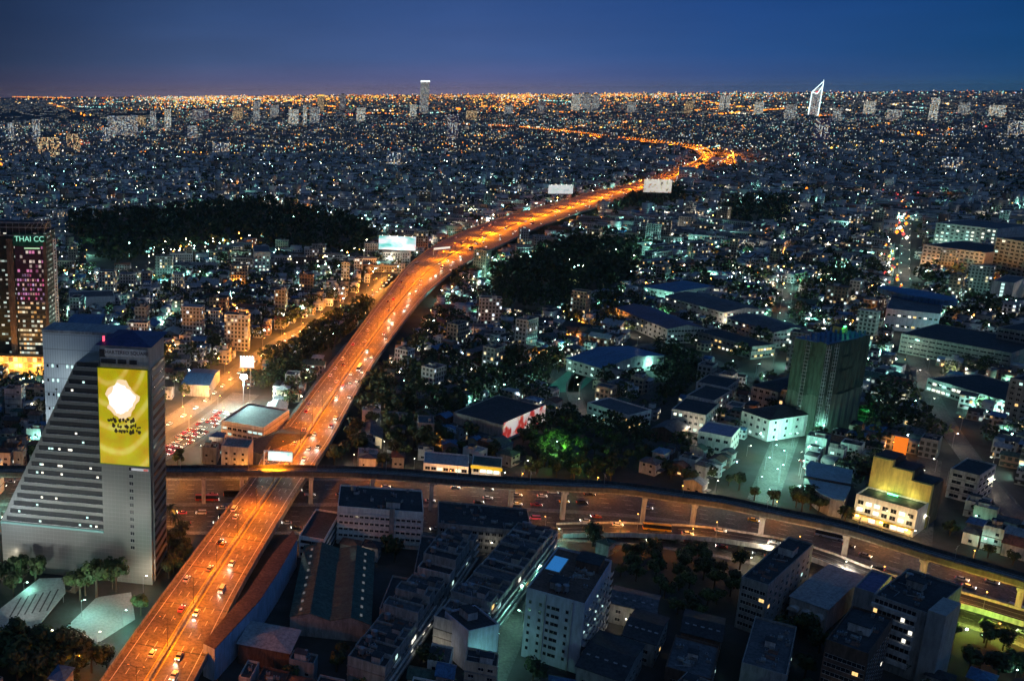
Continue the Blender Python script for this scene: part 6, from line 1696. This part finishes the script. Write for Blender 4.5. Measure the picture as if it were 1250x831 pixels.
far_tower('dark tower with a glowing white top standing above the horizon', 517, 140, 105, 10, fw1, capw)
far_tower('slim purple tower right of centre below the outlined tower', 1001, 178, 149, 14, fw2)
far_tower('slim tower with a bright white face near the right edge', 1137, 152, 124, 7, fw3)
for i, (x, by, ty, w, m_, lb) in enumerate(((45,176,150,9,fw1,'pale narrow tower at the far left'),(150,168,146,36,fw1,'broad hotel-like slab at the left with a bright top row'),(172,160,146,12,fw4,'warm-lit tower next to the broad hotel-like slab'),(187,160,140,7,fw1,'slim tower right of the warm-lit tower'),(205,160,138,8,fw3,'bright slim tower at the left quarter'),(313,150,128,8,fw1,'teal-lit slim tower on the left skyline'),(358,154,138,12,fw3,'first of the pale tower group left of centre'),(372,154,133,5,fw3,'thin bright tower in the pale group left of centre'),(384,154,135,12,fw1,'greenish tower in the pale group left of centre'),(391,138,122,8,fw4,'golden-topped tower on the left skyline'),(552,172,144,13,fw2,'bluish-violet tower just left of centre'),(504,145,132,8,fw3,'white-lit block below the dark tower with glowing top'),(702,137,120,9,fw3,'left twin of the pale slab pair on the skyline'),(714,137,119,10,fw1,'right twin of the pale slab pair on the skyline'),(726,136,121,8,fw1,'shadowed tower beside the pale slab pair'),(880,136,121,5,fw3,'thin mint-lit twin on the left, right of centre skyline'),(887,136,121,4,fw3,'thin mint-lit twin on the right, right of centre skyline'),(963,150,132,10,fw1,'pale tower left of the outlined tower'),(1020,152,136,8,fw1,'slim blue tower right of the outlined tower'),(418,136,120,7,fw2,'dull tower on the skyline left of centre'),(60,195,172,26,fw4,'reddish lit block at the far left'),(270,190,178,20,fw1,'wide block with cool windows, left middle distance'),(1160,210,196,16,fw1,'pale block in the right middle distance'),(130,176,160,10,fw1,'mid-height tower at the left'),(620,143,133,9,fw1,'low white-lit tower at centre skyline'),(480,205,190,16,fw1,'mint block left of centre in the middle distance'),(235,172,158,12,fw1,'squat tower at the left quarter'),
 (90,186,168,16,fw4,'amber block at the far left beside the reddish one'),(14,172,154,7,fw1,'slender tower at the left frame edge'),(245,148,138,20,fw2,'violet-lit wide hall on the left skyline'),(290,150,136,12,fw4,'amber tower left of the teal-lit slim tower'),(335,144,133,10,fw1,'low slab before the pale tower group'),(440,150,136,10,fw3,'bright mid-height block left of centre skyline'),(575,150,139,12,fw4,'amber slab right of the glowing-top tower'),(660,140,128,8,fw2,'violet slim tower left of the pale slab pair'),(770,140,129,9,fw1,'pale tower on the skyline right of the slab pair'),(840,138,128,8,fw4,'amber tower left of the mint-lit twins'),(925,140,129,9,fw3,'bright block right of the mint-lit twins'),(1060,140,128,10,fw3,'bright low tower between the outlined and the slim white towers'),(1090,150,138,12,fw1,'pale slab left of the slim white tower'),(1175,142,130,9,fw1,'pale tower right of the slim white tower'),(1215,146,133,12,fw3,'bright slab near the right frame edge'),(1240,168,152,14,fw1,'broad block at the right frame edge'))):
    t, w_, h_ = far_tower(lb, x, by, ty, w, m_, capy if 'golden' in lb else None)
# outlined tower
p = P(992, 143); t = thing('outlined_tower', 'tall tower outlined in white light strips with a slanting spire top', 'tower', (p.x, p.y, 0), math.atan2(-p.x, p.y))
sc = math.hypot(p.x, p.y)/F
def hh_(y): 
    lo, hi = 0, 700
    for _ in range(40):
        mid_ = (lo+hi)/2
        if pix((p.x, p.y, mid_))[1] > y: lo = mid_
        else: hi = mid_
    return lo
wl_ = 8.5*sc; h1, h2, h3 = hh_(112), hh_(104), hh_(97)
extr(q := MB(), [(-wl_/2, 0), (wl_/2, 0), (wl_/2 + 3, h2), (-wl_/2, h1)], -wl_*.35, wl_*.35); q.build('shaft', fw1, t)
es = emi('outline_strip', (.75, 1, 1), 2.2, False); y_ = -wl_*.35 - 3; r_ = .42*sc
MB().tube((-wl_/2, y_, 0), (-wl_/2 + 3, y_, h1), r_).tube((wl_/2, y_, 0), (wl_/2 + 3, y_, h2), r_).build('side_strip', es, t)
MB().tube((-wl_/2 + 3, y_, h1), (wl_/2, y_, h2 + (h3-h2)*.6), r_).tube((-wl_/2 + 3, y_, h1), (wl_*.1, y_, h1 - 12), r_*.8).tube((wl_*.1, y_, h1 - 12), (wl_/2 + 3, y_, h2), r_*.8).tube((wl_/2 + 3, y_, h2), (wl_/2 + 3, y_, h3), r_, r2=r_*.4).build('crown_strip', es, t)
MB().tube((-wl_*.7, y_, 6), (wl_*.8, y_, 6), r_*1.6).build('base_strip', es, t)
MB().tube((-wl_*.1, y_, h1 - 4), (wl_*.2, y_, h1 + 4), r_).build('red_mark', emi('crown_red', (1, .1, .12), 1.6, False), t)
HAZE = 1
if HAZE:
    bpy.context.view_layer.update()
    ztop = max((o.matrix_world @ Vector(c)).z for o in scene.objects if o.type == 'MESH' for c in (o.bound_box[1], o.bound_box[6])) + 5
    print('haze top', ztop)
    hz = MB().box(0, 21000, -1.5, 92000, 48400, ztop)
    m = bpy.data.materials.new('haze'); m.use_nodes = True; m.node_tree.nodes.clear()
    o_ = m.node_tree.nodes.new('ShaderNodeOutputMaterial'); v_ = m.node_tree.nodes.new('ShaderNodeVolumePrincipled')
    v_.inputs['Color'].default_value = (.62, .82, 1, 1); v_.inputs['Density'].default_value = 1.8e-5; v_.inputs['Anisotropy'].default_value = .2
    m.node_tree.links.new(v_.outputs[0], o_.inputs['Volume'])
    h = hz.build('haze', m); h['kind'] = 'stuff'; h['label'] = 'thin night haze over the city'
